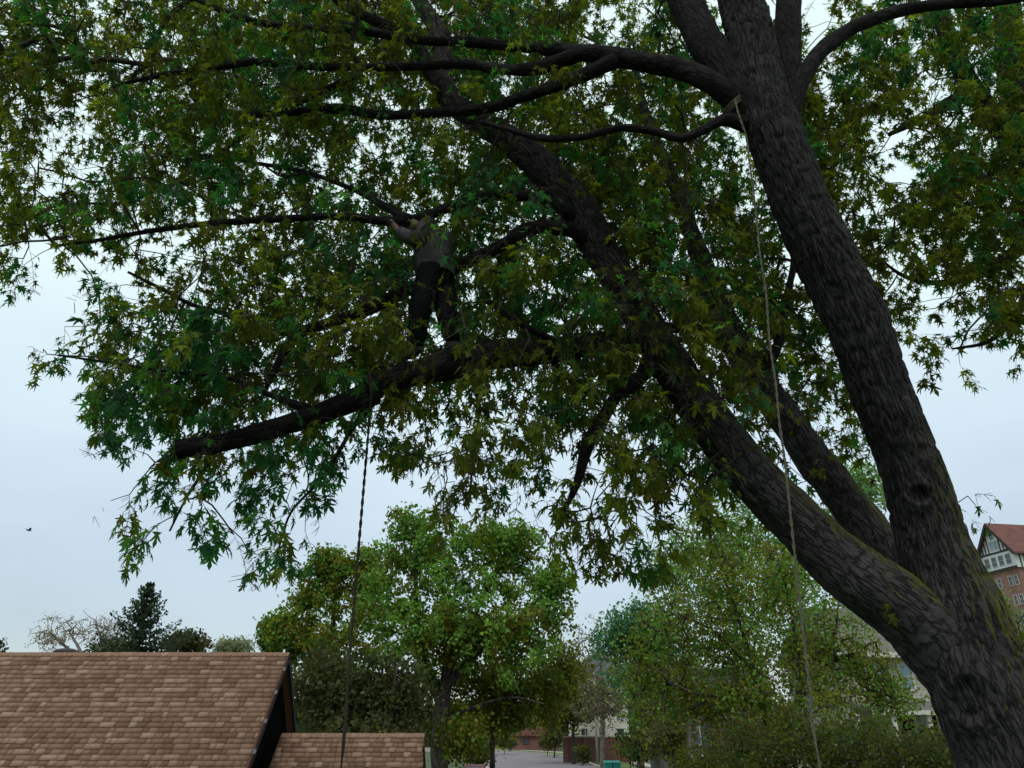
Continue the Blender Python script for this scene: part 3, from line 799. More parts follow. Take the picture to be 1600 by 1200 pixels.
def build_crown(tree, skeleton, targets, nleaf, size, n_single, extra=None):
    T = np.array([W(x, y, Y) for x, y, Y in targets if dens(np.array([x]), np.array([y]))[0] > 1.3 or any(math.hypot(x - h[0], y - h[1]) < 45 for h in HANG)]) + np.array([0, 0, 0.28])
    if extra is not None: T = np.vstack([T, extra])
    A, B, wb, wa, dirs = grow(np.vstack(skeleton), T, seglen=0.22, jit=0.03, sag=0.05)
    rad = lambda w: np.minimum(0.0028 * w ** 0.42, 0.03)
    V1, F1 = seg_mesh(A, B, rad(wa), rad(wb), 5)
    pos, yd, zd, sz, co, sa, sb = sprays(T, dirs, nleaf, size)
    px, py, dd = project(pos - np.array([0, 0, 0.05]))
    v = dens(px, py)
    v = np.where((dd < 0.5) | (py < -150) | (px < -100) | (px > 1700), 9, v) if extra is not None else v
    keep = rng.random(len(pos)) < np.clip((v - 0.45) / 3.2, 0, 1)
    if extra is not None:
        keep |= ((px > 1485) & (px < 1562) & (py > 740) & (py < 838) & (rng.random(len(px)) < 0.3)) | ((px > 1560) & (py > 945)) | ((px > 1380) & (px < 1470) & (py > 840))
    hang = np.zeros(len(pos), bool)
    for hx, hy, hr in HANG: hang |= np.hypot(px - hx, (py - hy) * 0.8) < hr
    keep |= hang & (rng.random(len(pos)) < 0.8)
    keep &= rng.random(len(pos)) < guard_keep(px, py, pos[:, 1])
    # stems thin; petioles of dropped leaves go too
    nS = 5 * len(T)
    ms = []
    off = 0
    rows = 0
    isst = np.zeros(len(sa), bool)
    sx, sy, _ = project(sb)
    L = np.linalg.norm(sb - sa, axis=1)
    vk = (dens(sx, sy) > 0.6) | ((sx > 1485) & (sx < 1562) & (sy > 740) & (sy < 838) & (rng.random(len(sx)) < 0.55))
    V2, F2 = seg_mesh(sa[vk], sb[vk], np.full(vk.sum(), 0.0022), np.full(vk.sum(), 0.0016), 3)
    Vt = np.vstack([V1, V2]); Ft = np.vstack([F1, F2 + len(V1)])
    link('twigs', fast_mesh('twigs', Vt, Ft, [M['twig']]), tree, kind='stuff')
    pos, yd, zd, sz, co = pos[keep], yd[keep], zd[keep], sz[keep], co[keep]
    px, py, dd = px[keep], py[keep], dd[keep]
    # the leaves that show largest become parts of their own
    rngd = np.linalg.norm(pos - EYE, axis=1)
    inside = (px > 5) & (px < 1595) & (py > 5) & (py < 1195)
    score = np.where(inside, sz / rngd, 0)
    # near ones that hang free in front of the sky
    order = np.argsort(-score)[:n_single]
    lv = []
    for ci in range(6):
        c = (OL[ci] if ci < 4 else GN[ci - 4])
        VV, FF = leaf_local(True, 0.15 + 0.08 * ci)
        lv.append(fast_mesh('leaf', VV, FF, [M['leaf']], col=np.array([c] * len(VV))))
    for i in order:
        y = Vector(yd[i]).normalized(); z = Vector(zd[i]); x = y.cross(z).normalized(); z = x.cross(y)
        c = co[i]
        ci = min(range(6), key=lambda k: sum(abs((OL[k] if k < 4 else GN[k - 4])[j] - c[j]) for j in range(3)))
        ob = link('leaf', lv[ci], tree)
        s = sz[i]
        ob.matrix_world = Matrix(((x.x * s * .9, y.x * s, z.x * s, pos[i][0]), (x.y * s * .9, y.y * s, z.y * s, pos[i][1]), (x.z * s * .9, y.z * s, z.z * s, pos[i][2]), (0, 0, 0, 1)))
    rest = np.ones(len(pos), bool); rest[order] = False
    near = rest & (rngd < 7.4) & inside; far = rest & ~near
    Va, Fa, Ca = leaves_mesh(pos[near], yd[near], zd[near], sz[near], co[near], True)
    Vb, Fb, Cb = leaves_mesh(pos[far], yd[far], zd[far], sz[far], co[far], False)
    me = fast_mesh('foliage', np.vstack([Va, Vb]), np.vstack([Fa, Fb + len(Va)]), [M['leaf']], col=np.vstack([Ca, Cb]))
    link('foliage', me, tree, kind='stuff')
    print('crown leaves', len(pos), 'tris', len(me.polygons))

HANG = [(75, 600, 30), (120, 603, 24), (165, 606, 24), (232, 875, 18), (252, 862, 20), (275, 850, 22), (425, 915, 17), (432, 870, 16), (446, 825, 18), (178, 838, 24), (1002, 905, 20), (998, 865, 20), (927, 860, 20), (884, 838, 16), (738, 785, 28), (60, 552, 18), (100, 556, 18), (140, 565, 22), (160, 655, 20)]
is2 = lambda x, y: (x > 1345 + 0 * y) & (y < 640)
tg = crown_targets(4600, lambda x, y: ~is2(x, y), yA)
tg += [(x, y, 5.6) for x, y in ((230, 880), (250, 868), (272, 855), (290, 835), (262, 845), (420, 915), (426, 895), (430, 868), (440, 838), (450, 810), (160, 838), (190, 828), (1000, 890), (1005, 920), (998, 860), (925, 850), (930, 870), (885, 835), (738, 775), (735, 795), (745, 800), (700, 760), (60, 600), (85, 602), (112, 603), (150, 605), (190, 608), (140, 650), (165, 660))]
ex = [W(1512, 775, 5.9), W(1525, 790, 5.9), W(1510, 800, 6.0), W(1590, 975, 5.7), W(1600, 1010, 5.7), W(1600, 960, 5.6), W(1398, 880, 5.7), W(1410, 900, 5.7), W(1385, 905, 5.75)]
skel.append(np.array([W(1490, 790, 6.0), W(1575, 1010, 6.1), W(1420, 915, 5.9), W(1540, 785, 6.0)]))
limb('limb', [(1110, -240, 44, 5.3), (1080, -420, 40, 4.6), (1040, -700, 36, 3.6), (900, -1200, 36, 2.2)], 20, 0.1, m='bark_shaded', seed=41)  # unseen limbs carrying the crown added overhead for shade
limb('limb', [(1240, -120, 32, 5.5), (1300, -300, 30, 5.0), (1450, -560, 30, 4.2), (1700, -900, 30, 3.2)], 20, 0.1, m='bark_shaded', seed=42)
limb('limb', [(1040, -90, 30, 5.4), (860, -240, 26, 5.0), (560, -420, 24, 4.4), (200, -600, 24, 3.8)], 20, 0.1, m='bark_shaded', seed=43)
over = []  # unseen rest of the crown overhead, added to darken limbs and leaf undersides
while len(over) < 1100:
    q = np.array([rng.uniform(-7.5, 8.5), rng.uniform(-4.5, 6.0), rng.uniform(8.2, 13.5)])
    qx, qy, qd = project(q)
    if (qd[0] < 0.5 or qy[0] < -190 or qx[0] < -120 or qx[0] > 1700) and np.hypot((q[0] - 0.5) / 8.5, (q[1] - 2) / 7) < 1: over.append(q)
n_ex = len(ex)
build_crown(maple, skel, tg, 27, (0.062, 0.112), 290, np.array(ex + over))

# ---- neighbour maple at the right edge
maple2 = thing('maple_tree', 'second maple, its trunk rising out of the frame, whose crown fills the upper right corner', 'tree', (0, 0, 0))
sk2 = []
P = np.array([[9.9, 10.2, -0.1], [9.7, 10.0, 1.5], [9.3, 9.8, 4.0], [8.6, 9.4, 6.5], W(1660, 330, 8.8), W(1605, 200, 8.7), W(1578, 90, 8.7), W(1572, -10, 8.7), W(1560, -150, 8.8)])
o, SP, SR = tube('trunk', P, [0.55, 0.4, 0.36, 0.33, 0.30, 0.26, 0.22, 0.18, 0.12], M['bark_shaded'], maple2, sides=48, step=0.06, lump=0.1, furrow=0.01, seed=31)
sk2.append(SP[len(SP) // 2::3])
limb('limb', [(1625, 250, 50, 8.7), (1560, 190, 34, 8.5), (1520, 140, 30, 8.4), (1490, 80, 28, 8.3), (1465, 10, 24, 8.2), (1440, -80, 16, 8.2)], 20, 0.06, store=sk2, parent=maple2, seed=32)
limb('branch', [(1640, 320, 40, 8.8), (1580, 400, 20, 8.4), (1520, 432, 14, 8.2), (1460, 442, 9, 8.1), (1410, 430, 6, 8.0), (1370, 400, 3, 8.0)], 14, 0.06, store=sk2, parent=maple2, seed=33)
limb('branch', [(1650, 350, 36, 8.8), (1600, 470, 14, 8.2), (1550, 530, 7, 7.9), (1490, 545, 3, 7.7)], 12, 0.06, store=sk2, parent=maple2, seed=34)
limb('branch', [(1520, 140, 28, 8.4), (1450, 180, 12, 8.0), (1390, 210, 7, 7.8)], 12, 0.06, store=sk2, parent=maple2, seed=35)
tg2 = crown_targets(800, is2, lambda x, y: rng.uniform(6.6, 9.8))
build_crown(maple2, sk2, tg2, 27, (0.075, 0.125), 60)

# ================================================================== ROPES
def rope(name, pts, r, m, label, strands=2):
    t = thing(name, label, 'rope', tuple(pts[-1]))
    inv = -np.array(pts[-1])
    SP, _ = spline(pts, [r] * len(pts), 0.03)
    s = np.arange(len(SP)) * 0.03
    Vs, Fs, uvs, off = [], [], [], 0
    for k in range(strands):
        ph = s * 2 * math.pi / 0.16 + k * 2 * math.pi / strands
        Q = SP + inv + np.column_stack([np.cos(ph), np.sin(ph), 0 * ph]) * r * 0.62
        V, Fq, uv = tube_data(Q, np.full(len(Q), r * 0.6), 6)
        me = fast_mesh('strand', V, Fq, [m], uv=uv, smooth=True)
        link('strand', me, t)
    return t
rp = [W(1149, 156, 5.05), W(1152, 172, 4.98), W(1158, 190, 4.93), W(1166, 215, 4.93), W(1172, 260, 4.9), W(1182, 340, 4.9), W(1187, 395, 4.87), W(1197, 460, 4.85), W(1202, 530, 4.82), W(1212, 600, 4.8), W(1217, 655, 4.78), W(1226, 720, 4.75), W(1241, 860, 4.7), W(1255, 990, 4.65), W(1268, 1100, 4.6), W(1281, 1200, 4.55)]
rp.append(np.array([rp[-1][0] + 0.05, rp[-1][1], 0.05]))
t_ = rope('climbing_rope', rp, 0.0085, M['rope'], 'pale twisted double rope hanging in front of the forked trunk from the right leader')
def rope_loops(t, cpx, cpx2, r0, m, n=3):
    a = W(*cpx); b = W(*cpx2); d = (b - a) / np.linalg.norm(b - a)
    u = np.cross(d, [0, 0, 1.0]); u /= np.linalg.norm(u); w = np.cross(u, d)
    k = 40 * n; th = np.linspace(0, 2 * math.pi * n, k)
    Q = a[None] + d[None] * (np.linspace(-0.5, 0.5, k) * 0.022 * n)[:, None] + r0 * (np.cos(th)[:, None] * u[None] + np.sin(th)[:, None] * w[None]) - np.array(t.location)
    V, Fq, uv = tube_data(Q, np.full(k, 0.0095), 6)
    link('rope_wrap', fast_mesh('rope_wrap', V, Fq, [m], uv=uv, smooth=True), t)
rope_loops(t_, (1150, 168, 5.24), (1112, 130, 5.2), 0.135, M['rope'])
rp = [W(576, 575, 5.72), W(580, 612, 5.55), W(578, 645, 5.55), W(570, 740, 5.55), W(560, 860, 5.5), W(550, 980, 5.45), W(541, 1100, 5.4), W(533, 1200, 5.35)]
rp.append(np.array([rp[-1][0] - 0.03, rp[-1][1], 0.05]))
t_ = rope('lowering_rope', rp, 0.0105, M['rope_dark'], 'dark rope tied round the sawn limb and hanging down past the lower brown roof')
rope_loops(t_, (580, 610, 5.77), (500, 645, 5.7), 0.128, M['rope_dark'])

# ================================================================== PERSON
def skinned(name, verts, edges, radii, m, parent, root=0, sub=2, label=None):
    me = bpy.data.meshes.new(name)
    me.from_pydata([tuple(map(float, v)) for v in verts], edges, [])
    o = bpy.data.objects.new(name, me); C.objects.link(o)
    md = o.modifiers.new('skin', 'SKIN'); md.use_smooth_shade = True
    for i, r in enumerate(radii):
        sv = me.skin_vertices[0].data[i]; rr = r if isinstance(r, tuple) else (r, r); sv.radius = rr; sv.use_root = (i == root)
    sb = o.modifiers.new('sub', 'SUBSURF'); sb.levels = sub; sb.render_levels = sub
    dg = bpy.context.evaluated_depsgraph_get(); dg.update()
    m2 = bpy.data.meshes.new_from_object(o.evaluated_get(dg))
    bpy.data.objects.remove(o); bpy.data.meshes.remove(me)
    m2.name = name; m2.materials.clear(); m2.materials.append(m)
    for p in m2.polygons: p.use_smooth = True
    return link(name, m2, parent, label=label)

YP = 5.86
M['black'] = mat('deep_black_cloth', (0.006, 0.006, 0.007), noise=0.3, scale=8, bump=0.5, bscale=25, rough=0.95, spec=0.1)
c0 = W(682, 424, YP)
per = thing('person', 'climber in grey hooded top and black trousers standing on the big maple limb', 'person', tuple(c0))
def L(px, py, dy=0.0): return W(px, py, YP + dy) - c0
pel = L(681, 424); waist = L(683, 404); chest = L(678, 378, -0.03); neck = L(658, 359, -0.05); head = L(645, 353, -0.05); htop = L(630, 353, -0.05)
shL = L(668, 366, -0.2); elL = L(643, 374, -0.24); wrL = L(622, 360, -0.16); haL = L(615, 351, -0.10)
shR = L(666, 364, 0.15); elR = L(640, 372, 0.18); wrR = L(620, 358, 0.10); haR = L(613, 350, 0.06)
hpL = L(670, 436, -0.09); knL = L(654, 492, -0.12); anL = L(649, 548, -0.02); toL = L(630, 556, -0.06)
hpR = L(692, 436, 0.08); knR = L(698, 492, -0.04); anR = L(709, 538, 0.02); toR = L(722, 548, -0.06)
vs = [pel, waist, chest, neck, head, htop, shL, elL, wrL, haL, shR, elR, wrR, haR, hpL, knL, anL, toL, hpR, knR, anR, toR]
es = [(0, 1), (1, 2), (2, 3), (3, 4), (4, 5), (2, 6), (6, 7), (7, 8), (8, 9), (2, 10), (10, 11), (11, 12), (12, 13), (0, 14), (14, 15), (15, 16), (16, 17), (0, 18), (18, 19), (19, 20), (20, 21)]
rs = [0.13, 0.12, 0.14, 0.055, 0.085, 0.075, 0.055, 0.042, 0.03, 0.036, 0.055, 0.042, 0.03, 0.036, 0.085, 0.055, 0.04, 0.035, 0.085, 0.055, 0.04, 0.035]
# fingers curled over the branch
def fingers(h, w):
    d = (h - w) / np.linalg.norm(h - w); s = np.array([0, 1.0, 0])
    up = np.cross(s, d)
    for k, ln in enumerate((0.055, 0.07, 0.075, 0.065)):
        b = h + s * (k - 1.5) * 0.021
        i = len(vs); vs.extend([b + d * 0.03, b + d * (0.03 + ln * 0.55) + up * 0.01, b + d * (0.03 + ln * 0.6) - up * 0.035])
        parent_i = 9 if h is haL else 13
        es.extend([(parent_i, i), (i, i + 1), (i + 1, i + 2)]); rs.extend([0.011, 0.009, 0.008])
    i = len(vs); vs.extend([h - s * 0.045 + d * 0.0, h - s * 0.055 + d * 0.045 - up * 0.02]); es.extend([(9 if h is haL else 13, i), (i, i + 1)]); rs.extend([0.012, 0.009])
fingers(haL, wrL); fingers(haR, wrR)
skinned('body', vs, es, rs, M['skin'], per)
skinned('hooded_top', [(pel + waist) / 2 + (0, 0, .02), waist, chest, neck, shL, elL, wrL, shR, elR, wrR, neck + (head - neck) * 0.35], [(0, 1), (1, 2), (2, 3), (2, 4), (4, 5), (5, 6), (2, 7), (7, 8), (8, 9), (3, 10)],
        [0.175, 0.205, 0.22, 0.15, 0.105, 0.08, 0.056, 0.105, 0.08, 0.056, 0.12], M['hoodie'], per, root=1)
skinned('trousers', [pel + (0, 0, .0), hpL, knL, anL, hpR, knR, anR, waist - (0, 0, .03)], [(0, 1), (1, 2), (2, 3), (0, 4), (4, 5), (5, 6), (0, 7)], [0.175, 0.135, 0.105, 0.082, 0.135, 0.105, 0.082, 0.15], M['black'], per)
skinned('boot', [anL + (0, 0, .03), anL - (0, 0, .02), toL], [(0, 1), (1, 2)], [0.06, 0.058, 0.045], M['boot'], per)
skinned('boot', [anR + (0, 0, .03), anR - (0, 0, .02), toR], [(0, 1), (1, 2)], [0.06, 0.058, 0.045], M['boot'], per)
skinned('hair', [head + (head - neck) * 0.1 + (0, 0.0, 0.015), (head + htop) / 2 + np.array([0, -0.01, 0.022]), htop + np.array([0, 0, 0.02])], [(0, 1), (1, 2)], [0.098, 0.112, 0.10], M['black'], per)
hb = MB(); hb.lathe([(0.165, -0.035), (0.172, -0.03), (0.172, 0.03), (0.165, 0.035)], 20, tuple(pel + (0, 0, 0.01)))
hb.build('harness_belt', M['strap'], per)

# ================================================================== SHINGLED HOUSE
def V3(a): return np.array(a, float)
YR = 20.1
ridR = W(452, 1020.5, YR); zr = ridR[2]; xR = ridR[0]; xL = -19.0
TH = math.radians(50); EXP = 0.142
house = thing('garage', 'low steep gabled building roofed in mottled brown shingles with a lower wing to its right', 'building', (0, 0, 0))
dn = np.array([0, -math.cos(TH), -math.sin(TH)]); nrm = np.array([0, -math.sin(TH), math.cos(TH)])
dn_b = np.array([0, math.cos(TH), -math.sin(TH)])
NR = 28; Lmain = NR * EXP
def slab(a, b, down, length, th, name, m, parent, **kw):
    a = V3(a); b = V3(b); n = np.cross(b - a, down); n /= np.linalg.norm(n)
    if n[2] < 0: n = -n
    c = [a, b, b + down * length, a + down * length]
    mb = MB(); mb.quad_box([p - n * th for p in c] + c)
    return mb.build(name, m, parent, **kw)
roof = slab((xL, YR, zr - 0.012), (xR, YR, zr - 0.012), dn, Lmain, 0.05, 'roof', SHM[5], house)
slab((xL, YR + 0.001, zr - 0.012), (xR, YR + 0.001, zr - 0.012), dn_b, Lmain, 0.05, 'roof', SHM[2], house)
# wing
YW = 20.1; THW = math.radians(45)
wl = W(438, 1147, YW); wr = W(663, 1147.5, YW); zw = wl[2]
dnw = np.array([0, -math.cos(THW), -math.sin(THW)]); nw = np.array([0, -math.sin(THW), math.cos(THW)])
NW = 13
wroof = slab((xR + 0.04, YW, zw - 0.012), (wr[0], YW, zw - 0.012), dnw, NW * EXP, 0.05, 'wing_roof', SHM[5], house)
slab((xR + 0.04, YW + 0.001, zw - 0.012), (wr[0], YW + 0.001, zw - 0.012), np.array([0, math.cos(THW), -math.sin(THW)]), NW * EXP, 0.05, 'wing_roof', SHM[2], house)

WID = (0.13, 0.18, 0.23, 0.28, 0.36)
shm = {}
def shingle_verts(w, th=0.009, ln=0.165):
    # x along the row, y up the slope from the butt edge, z out of the roof
    return np.array([(0, 0, 0.004), (w, 0, 0.004), (w, ln, 0.0), (0, ln, 0.0), (0, 0, 0.004 + th), (w, 0, 0.004 + th), (w, ln, 0.004), (0, ln, 0.004)])
BOXF = np.array([(0, 3, 2, 1), (4, 5, 6, 7), (0, 1, 5, 4), (1, 2, 6, 5), (2, 3, 7, 6), (3, 0, 4, 7)])
def rows(x0, x1, Yr, zrr, down, normal, nrow, skew=0.0):
    out = []
    for k in range(nrow):
        x = x0 - random.random() * 0.3
        x = x0 + 0.0
        first = True; lastc = 0
        while x < x1 - 0.02:
            w = random.choice(WID) * random.uniform(0.92, 1.08)
            if first: w *= random.uniform(0.3, 1); first = False
            xe = x1 + skew * (k / nrow)
            if x + w > xe: w = xe - x
            if w < 0.03: break
            ci = random.choices(range(6), (5, 6, 6, 4.0, 1.3, 4))[0]
            lift = 0.006 if ci in (3, 4) else 0.0
            p = np.array([x, Yr, zrr]) + down * ((k + 1) * EXP + random.uniform(-0.003, 0.003)) + normal * (0.002 + lift)
            out.append((p, w - 0.002, ci, k, lift))
            x += w
    return out
R_main = rows(xL, xR - 0.03, YR, zr, dn, nrm, NR)
R_wing = rows(xR + 0.06, wr[0], YW, zw, dnw, nw, NW, 0.16)
def place_shingles(items, down, normal, roofobj, n_single, vis):
    up = -down; right = np.array([1.0, 0, 0])
    Mx = np.column_stack([right, up, normal])
    ps = np.array([it[0] for it in items]); px, py, dd = project(ps)
    sc = np.where(vis(px, py), 1 / dd, 0)
    order = [i for i in np.argsort(-sc)[:n_single] if sc[i] > 0]
    single = set(int(i) for i in order)
    Vs, Fs, mi = [], [], []
    for i, (p, w, ci, k, lf) in enumerate(items):
        if i in single:
            key = (round(w, 2), ci)
            if key not in shm:
                shm[key] = fast_mesh('shingle', shingle_verts(max(0.03, key[0] - 0.002)), BOXF, [SHM[ci]])
            o = link('shingle', shm[key], roofobj)
            o.matrix_world = Matrix(((Mx[0][0], Mx[0][1], Mx[0][2], p[0]), (Mx[1][0], Mx[1][1], Mx[1][2], p[1]), (Mx[2][0], Mx[2][1], Mx[2][2], p[2]), (0, 0, 0, 1)))
        else:
            V = shingle_verts(w) @ Mx.T + p
            Fs.append(BOXF + len(Vs) * 8); Vs.append(V); mi += [ci] * 6
    me = fast_mesh('shingles', np.vstack(Vs), np.vstack(Fs), SHM, midx=mi)
    link('shingles', me, roofobj, kind='stuff')
place_shingles(R_main, dn, nrm, roof, 250, lambda x, y: (x > -5) & (x < 460) & (y < 1204))
place_shingles(R_wing, dnw, nw, wroof, 50, lambda x, y: (x > 400) & (x < 672) & (y < 1204))
# ridge caps
def caps(x0, x1, Yr, z, th, roofobj):
    mb = MB(); x = x0
    while x < x1 - 0.01:
        e = min(x + 0.15, x1)
        t = 0.012
        for s in (-1, 1):
            a = np.array([x, Yr, z + t + 0.012]); b = np.array([e + 0.01, Yr, z + 0.012 + 0.003]); 
            dd_ = np.array([0, s * math.cos(th), -math.sin(th)]) * 0.12
            c = [a, b, b + dd_, a + dd_]
            mb.quad_box([q - np.array([0, 0, 0.012]) for q in c] + c)
        x = e
    mb.build('ridge_cap', SHM[2], roofobj, kind='stuff')
caps(xL, xR, YR, zr, TH, roof); caps(xR + 0.06, wr[0], YW, zw, THW, wroof)
# gable wall, barge boards, flashing
gx = xR - 0.22
eb = V3([0, YR, zr]) + dn * Lmain; ef = V3([0, YR, zr]) + dn_b * Lmain
mb = MB(); mb.prism([(gx, YR, zr - 0.12), (gx, eb[1] + 0.15, eb[2] - 0.02), (gx, eb[1] + 0.15, 0), (gx, ef[1] - 0.15, 0), (gx, ef[1] - 0.15, ef[2] - 0.02)], (-0.12, 0, 0))
mb.build('gable_wall', M['darkwall'], house)
mb = MB(); mb.box(xL, gx - 0.13, eb[1] + 0.25, eb[1] + 0.4, 0, eb[2] - 0.02); mb.build('wall', M['darkwall'], house)
mb = MB(); mb.box(xL, gx - 0.13, ef[1] - 0.4, ef[1] - 0.25, 0, ef[2] - 0.02); mb.build('wall', M['darkwall'], house)
for dd_, mm_ in ((dn, 'barge'), (dn_b, 'trim')):
    a = V3([xR + 0.012, YR, zr - 0.09]); b = a + dd_ * Lmain
    MB().beam(a, b, 0.024, 0.15).build('barge_board', M[mm_], house)
a = V3([xR - 0.02, YR + 0.07, zr - 0.20]); MB().beam(a, a + dn_b * (Lmain - .1), 0.03, 0.04).build('rake_trim', M['metal'], house)
for k, (fx, fy) in enumerate(((440, 1055), (428, 1097), (414, 1145), (402, 1192))):
    s = ((fy - 1020) / 180) * 3.1
    p = V3([xR - 0.01, YR, zr]) + dn * s + nrm * 0.018
    MB().quad_box([p + V3([0, 0, 0]), p + V3([0.07, 0, 0]), p + V3([0.07, 0, 0]) - dn * 0.11, p - dn * 0.11] + [q + nrm * 0.006 for q in (p, p + V3([0.07, 0, 0]), p + V3([0.07, 0, 0]) - dn * 0.11, p - dn * 0.11)]).build('flashing', M['metal'], house)
wb = V3([0, YW, zw]) + dnw * NW * EXP
mb = MB(); hw = NW * EXP * math.cos(THW) - 0.2
mb.prism([(xR - 0.2, YW - hw, 0), (xR - 0.2, YW + hw, 0), (xR - 0.2, YW + hw, zw - hw - 0.05), (xR - 0.2, YW, zw - 0.12), (xR - 0.2, YW - hw, zw - hw - 0.05)], (wr[0] - 0.2 - xR + 0.2, 0, 0))
mb.build('wing_wall', M['darkwall'], house)
# roof vent behind the ridge
vp = W(92, 1020, YR); 
vent = thing('roof_vent', 'small dark dome vent poking over the brown roof ridge at left', 'vent', (vp[0], YR + 0.35, zr - 0.22))
MB().lathe([(0.26, -0.1), (0.26, 0.22), (0.24, 0.25), (0.20, 0.30), (0.1, 0.33), (0.0, 0.34)], 20).build('hood', M['ventmetal'], vent, smooth=False)
MB().lathe([(0.33, 0.255), (0.335, 0.265), (0.28, 0.32), (0.15, 0.36), (0.0, 0.37)], 20).build('cap', M['ventmetal'], vent)

# ================================================================== BACKGROUND TREES
def quad_leaves(pos, size, col, tri=False):
    n = len(pos)
    y = rng.normal(0, 1, (n, 3)) + np.array([0, 0, -0.5]); y /= np.linalg.norm(y, axis=1)[:, None]
    z = rng.normal(0, 1, (n, 3)) + np.array([0, -0.2, 0.4]); x = np.cross(y, z); x /= np.linalg.norm(x, axis=1)[:, None] + 1e-9
    z = np.cross(x, y)
    s = size[:, None]
    a = pos; b = pos + (x * 0.42 + y * 0.45 + z * 0.08) * s; c = pos + y * s - z * .1 * s; d = pos + (-x * 0.42 + y * 0.45 + z * 0.08) * s
    V = np.stack([a, b, c, d], 1).reshape(-1, 3)
    return V, np.arange(4 * n).reshape(-1, 4), np.repeat(col, 4, 0)

def bg_tree(label, base, trunk_r, limbs, blobs, nT, nleaf, lsize, spread, pal, name='leafy_tree', group=None, barkm='bark_bg', cat='tree', twr=0.006, zmin=0.6):
    """base (X,Y); limbs: lists of world points; blobs: (px,py,Y,rx px,ry px,weight)"""
    t = thing(name, label, cat, (base[0], base[1], 0), group=group)
    inv = -np.array([base[0], base[1], 0.0])
    sk = []
    for i, (pts, r0, r1) in enumerate(limbs):
        pts = np.array(pts) + inv
        o, SP, SR = tube('trunk' if i == 0 else 'limb', pts, np.linspace(r0, r1, len(pts)), M[barkm], t, sides=12, step=0.3, lump=0.12, seed=i)
        sk.append(SP[max(1, int(len(SP) * (0.45 if i == 0 else 0.2))):])
    T = []; LM = []
    w = np.array([b[5] for b in blobs], float); w /= w.sum()
    for _ in range(nT):
        b = blobs[rng.choice(len(blobs), p=w)]
        c = W(b[0], b[1], b[2]); dd = (c - EYE) @ FWD
        v = rng.normal(0, 1, 3); v /= np.linalg.norm(v); v *= rng.random() ** 0.45 * (1 + 0.35 * rng.random() ** 3)
        p = c + np.array([v[0] * b[3] * dd / F, v[1] * b[3] * dd / F * 0.8, v[2] * b[4] * dd / F])
        if p[2] < zmin: p[2] = zmin + rng.random() * 0.5
        T.append(p)
    T = np.array(T) + inv
    A, B, wb_, wa_, dirs = grow(np.vstack(sk), T, seglen=1.0, jit=0.10)
    rad = lambda q: np.minimum(twr * q ** 0.45, trunk_r * 0.5)
    V, Fq = seg_mesh(A, B, rad(wa_), rad(wb_), 4)
    link('branches', fast_mesh('branches', V, Fq, [M['twig'] if barkm == 'bark_bg' else M[barkm]]), t, kind='stuff')
    n = nT * nleaf
    ti = np.repeat(np.arange(nT), nleaf)
    f = rng.random(n)
    # leaves sit in a loose ball round each shoot and along the last bit of twig
    pos = T[ti] - dirs[ti] * (f * spread * 1.5)[:, None] + rng.normal(0, spread * 0.42, (n, 3))
    cl = rng.uniform(0.7, 1.35, (nT, 1)); pi = rng.integers(0, len(pal), nT)
    col = np.array(pal)[pi][ti] * cl[ti] * rng.uniform(0.75, 1.3, (n, 1))
    V, Fq, Cc = quad_leaves(pos, rng.uniform(lsize * 0.6, lsize * 1.25, n), col)
    link('crown', fast_mesh('crown', V, Fq, [M['leaf_bg']], col=Cc), t, kind='stuff')
    return t

GREEN = [(0.105, 0.20, 0.036), (0.085, 0.18, 0.034), (0.12, 0.21, 0.036), (0.115, 0.13, 0.018)]
OLIVE = [(0.125, 0.125, 0.016), (0.15, 0.145, 0.02), (0.10, 0.105, 0.016), (0.10, 0.17, 0.03)]
DARK = [(0.05, 0.054, 0.02), (0.062, 0.066, 0.024), (0.045, 0.06, 0.024)]
PALE = [(0.12, 0.23, 0.085), (0.14, 0.21, 0.06), (0.11, 0.21, 0.10)]

# the big bright green tree in the middle, with a smaller olive skirt
b0 = W(690, 1185, 40)
tw = lambda *a: [W(x, y, Y) for x, y, Y in a]
tr0 = [[b0[0], b0[1], -0.1], W(688, 1140, 40), W(692, 1090, 40), W(700, 1040, 40), W(700, 980, 40), W(690, 900, 40)]
bg_tree('broad bright green tree with dark forked trunk standing behind the lower roof', b0[:2], 0.35,
        [(tr0, 0.50, 0.12),
         (tw((690, 1100, 40), (668, 1040, 40), (652, 970, 40), (650, 880, 40)), 0.26, 0.08),
         (tw((692, 1080, 40), (745, 1020, 39.5), (800, 985, 39), (845, 930, 39)), 0.24, 0.07),
         (tw((697, 1050, 40), (730, 990, 41), (760, 920, 41), (790, 860, 41)), 0.2, 0.06),
         (tw((689, 1130, 40), (740, 1105, 39.5), (800, 1090, 39), (850, 1100, 38.5)), 0.10, 0.04)],
        [(635, 820, 40, 30, 38, 4), (668, 840, 40, 34, 50, 5), (625, 880, 41, 50, 50, 5), (700, 880, 40, 60, 60, 8), (745, 850, 39, 36, 40, 4), (790, 845, 40, 34, 45, 5), (822, 850, 40, 28, 34, 3), (800, 900, 41, 60, 50, 6), (862, 905, 40, 34, 40, 4), (872, 950, 40, 30, 34, 3), (600, 940, 40, 55, 50, 6), (740, 960, 39, 120, 70, 14), (650, 1010, 40, 80, 70, 10), (790, 1010, 39, 80, 50, 6)],
        1050, 26, 0.21, 0.42, GREEN, zmin=2)
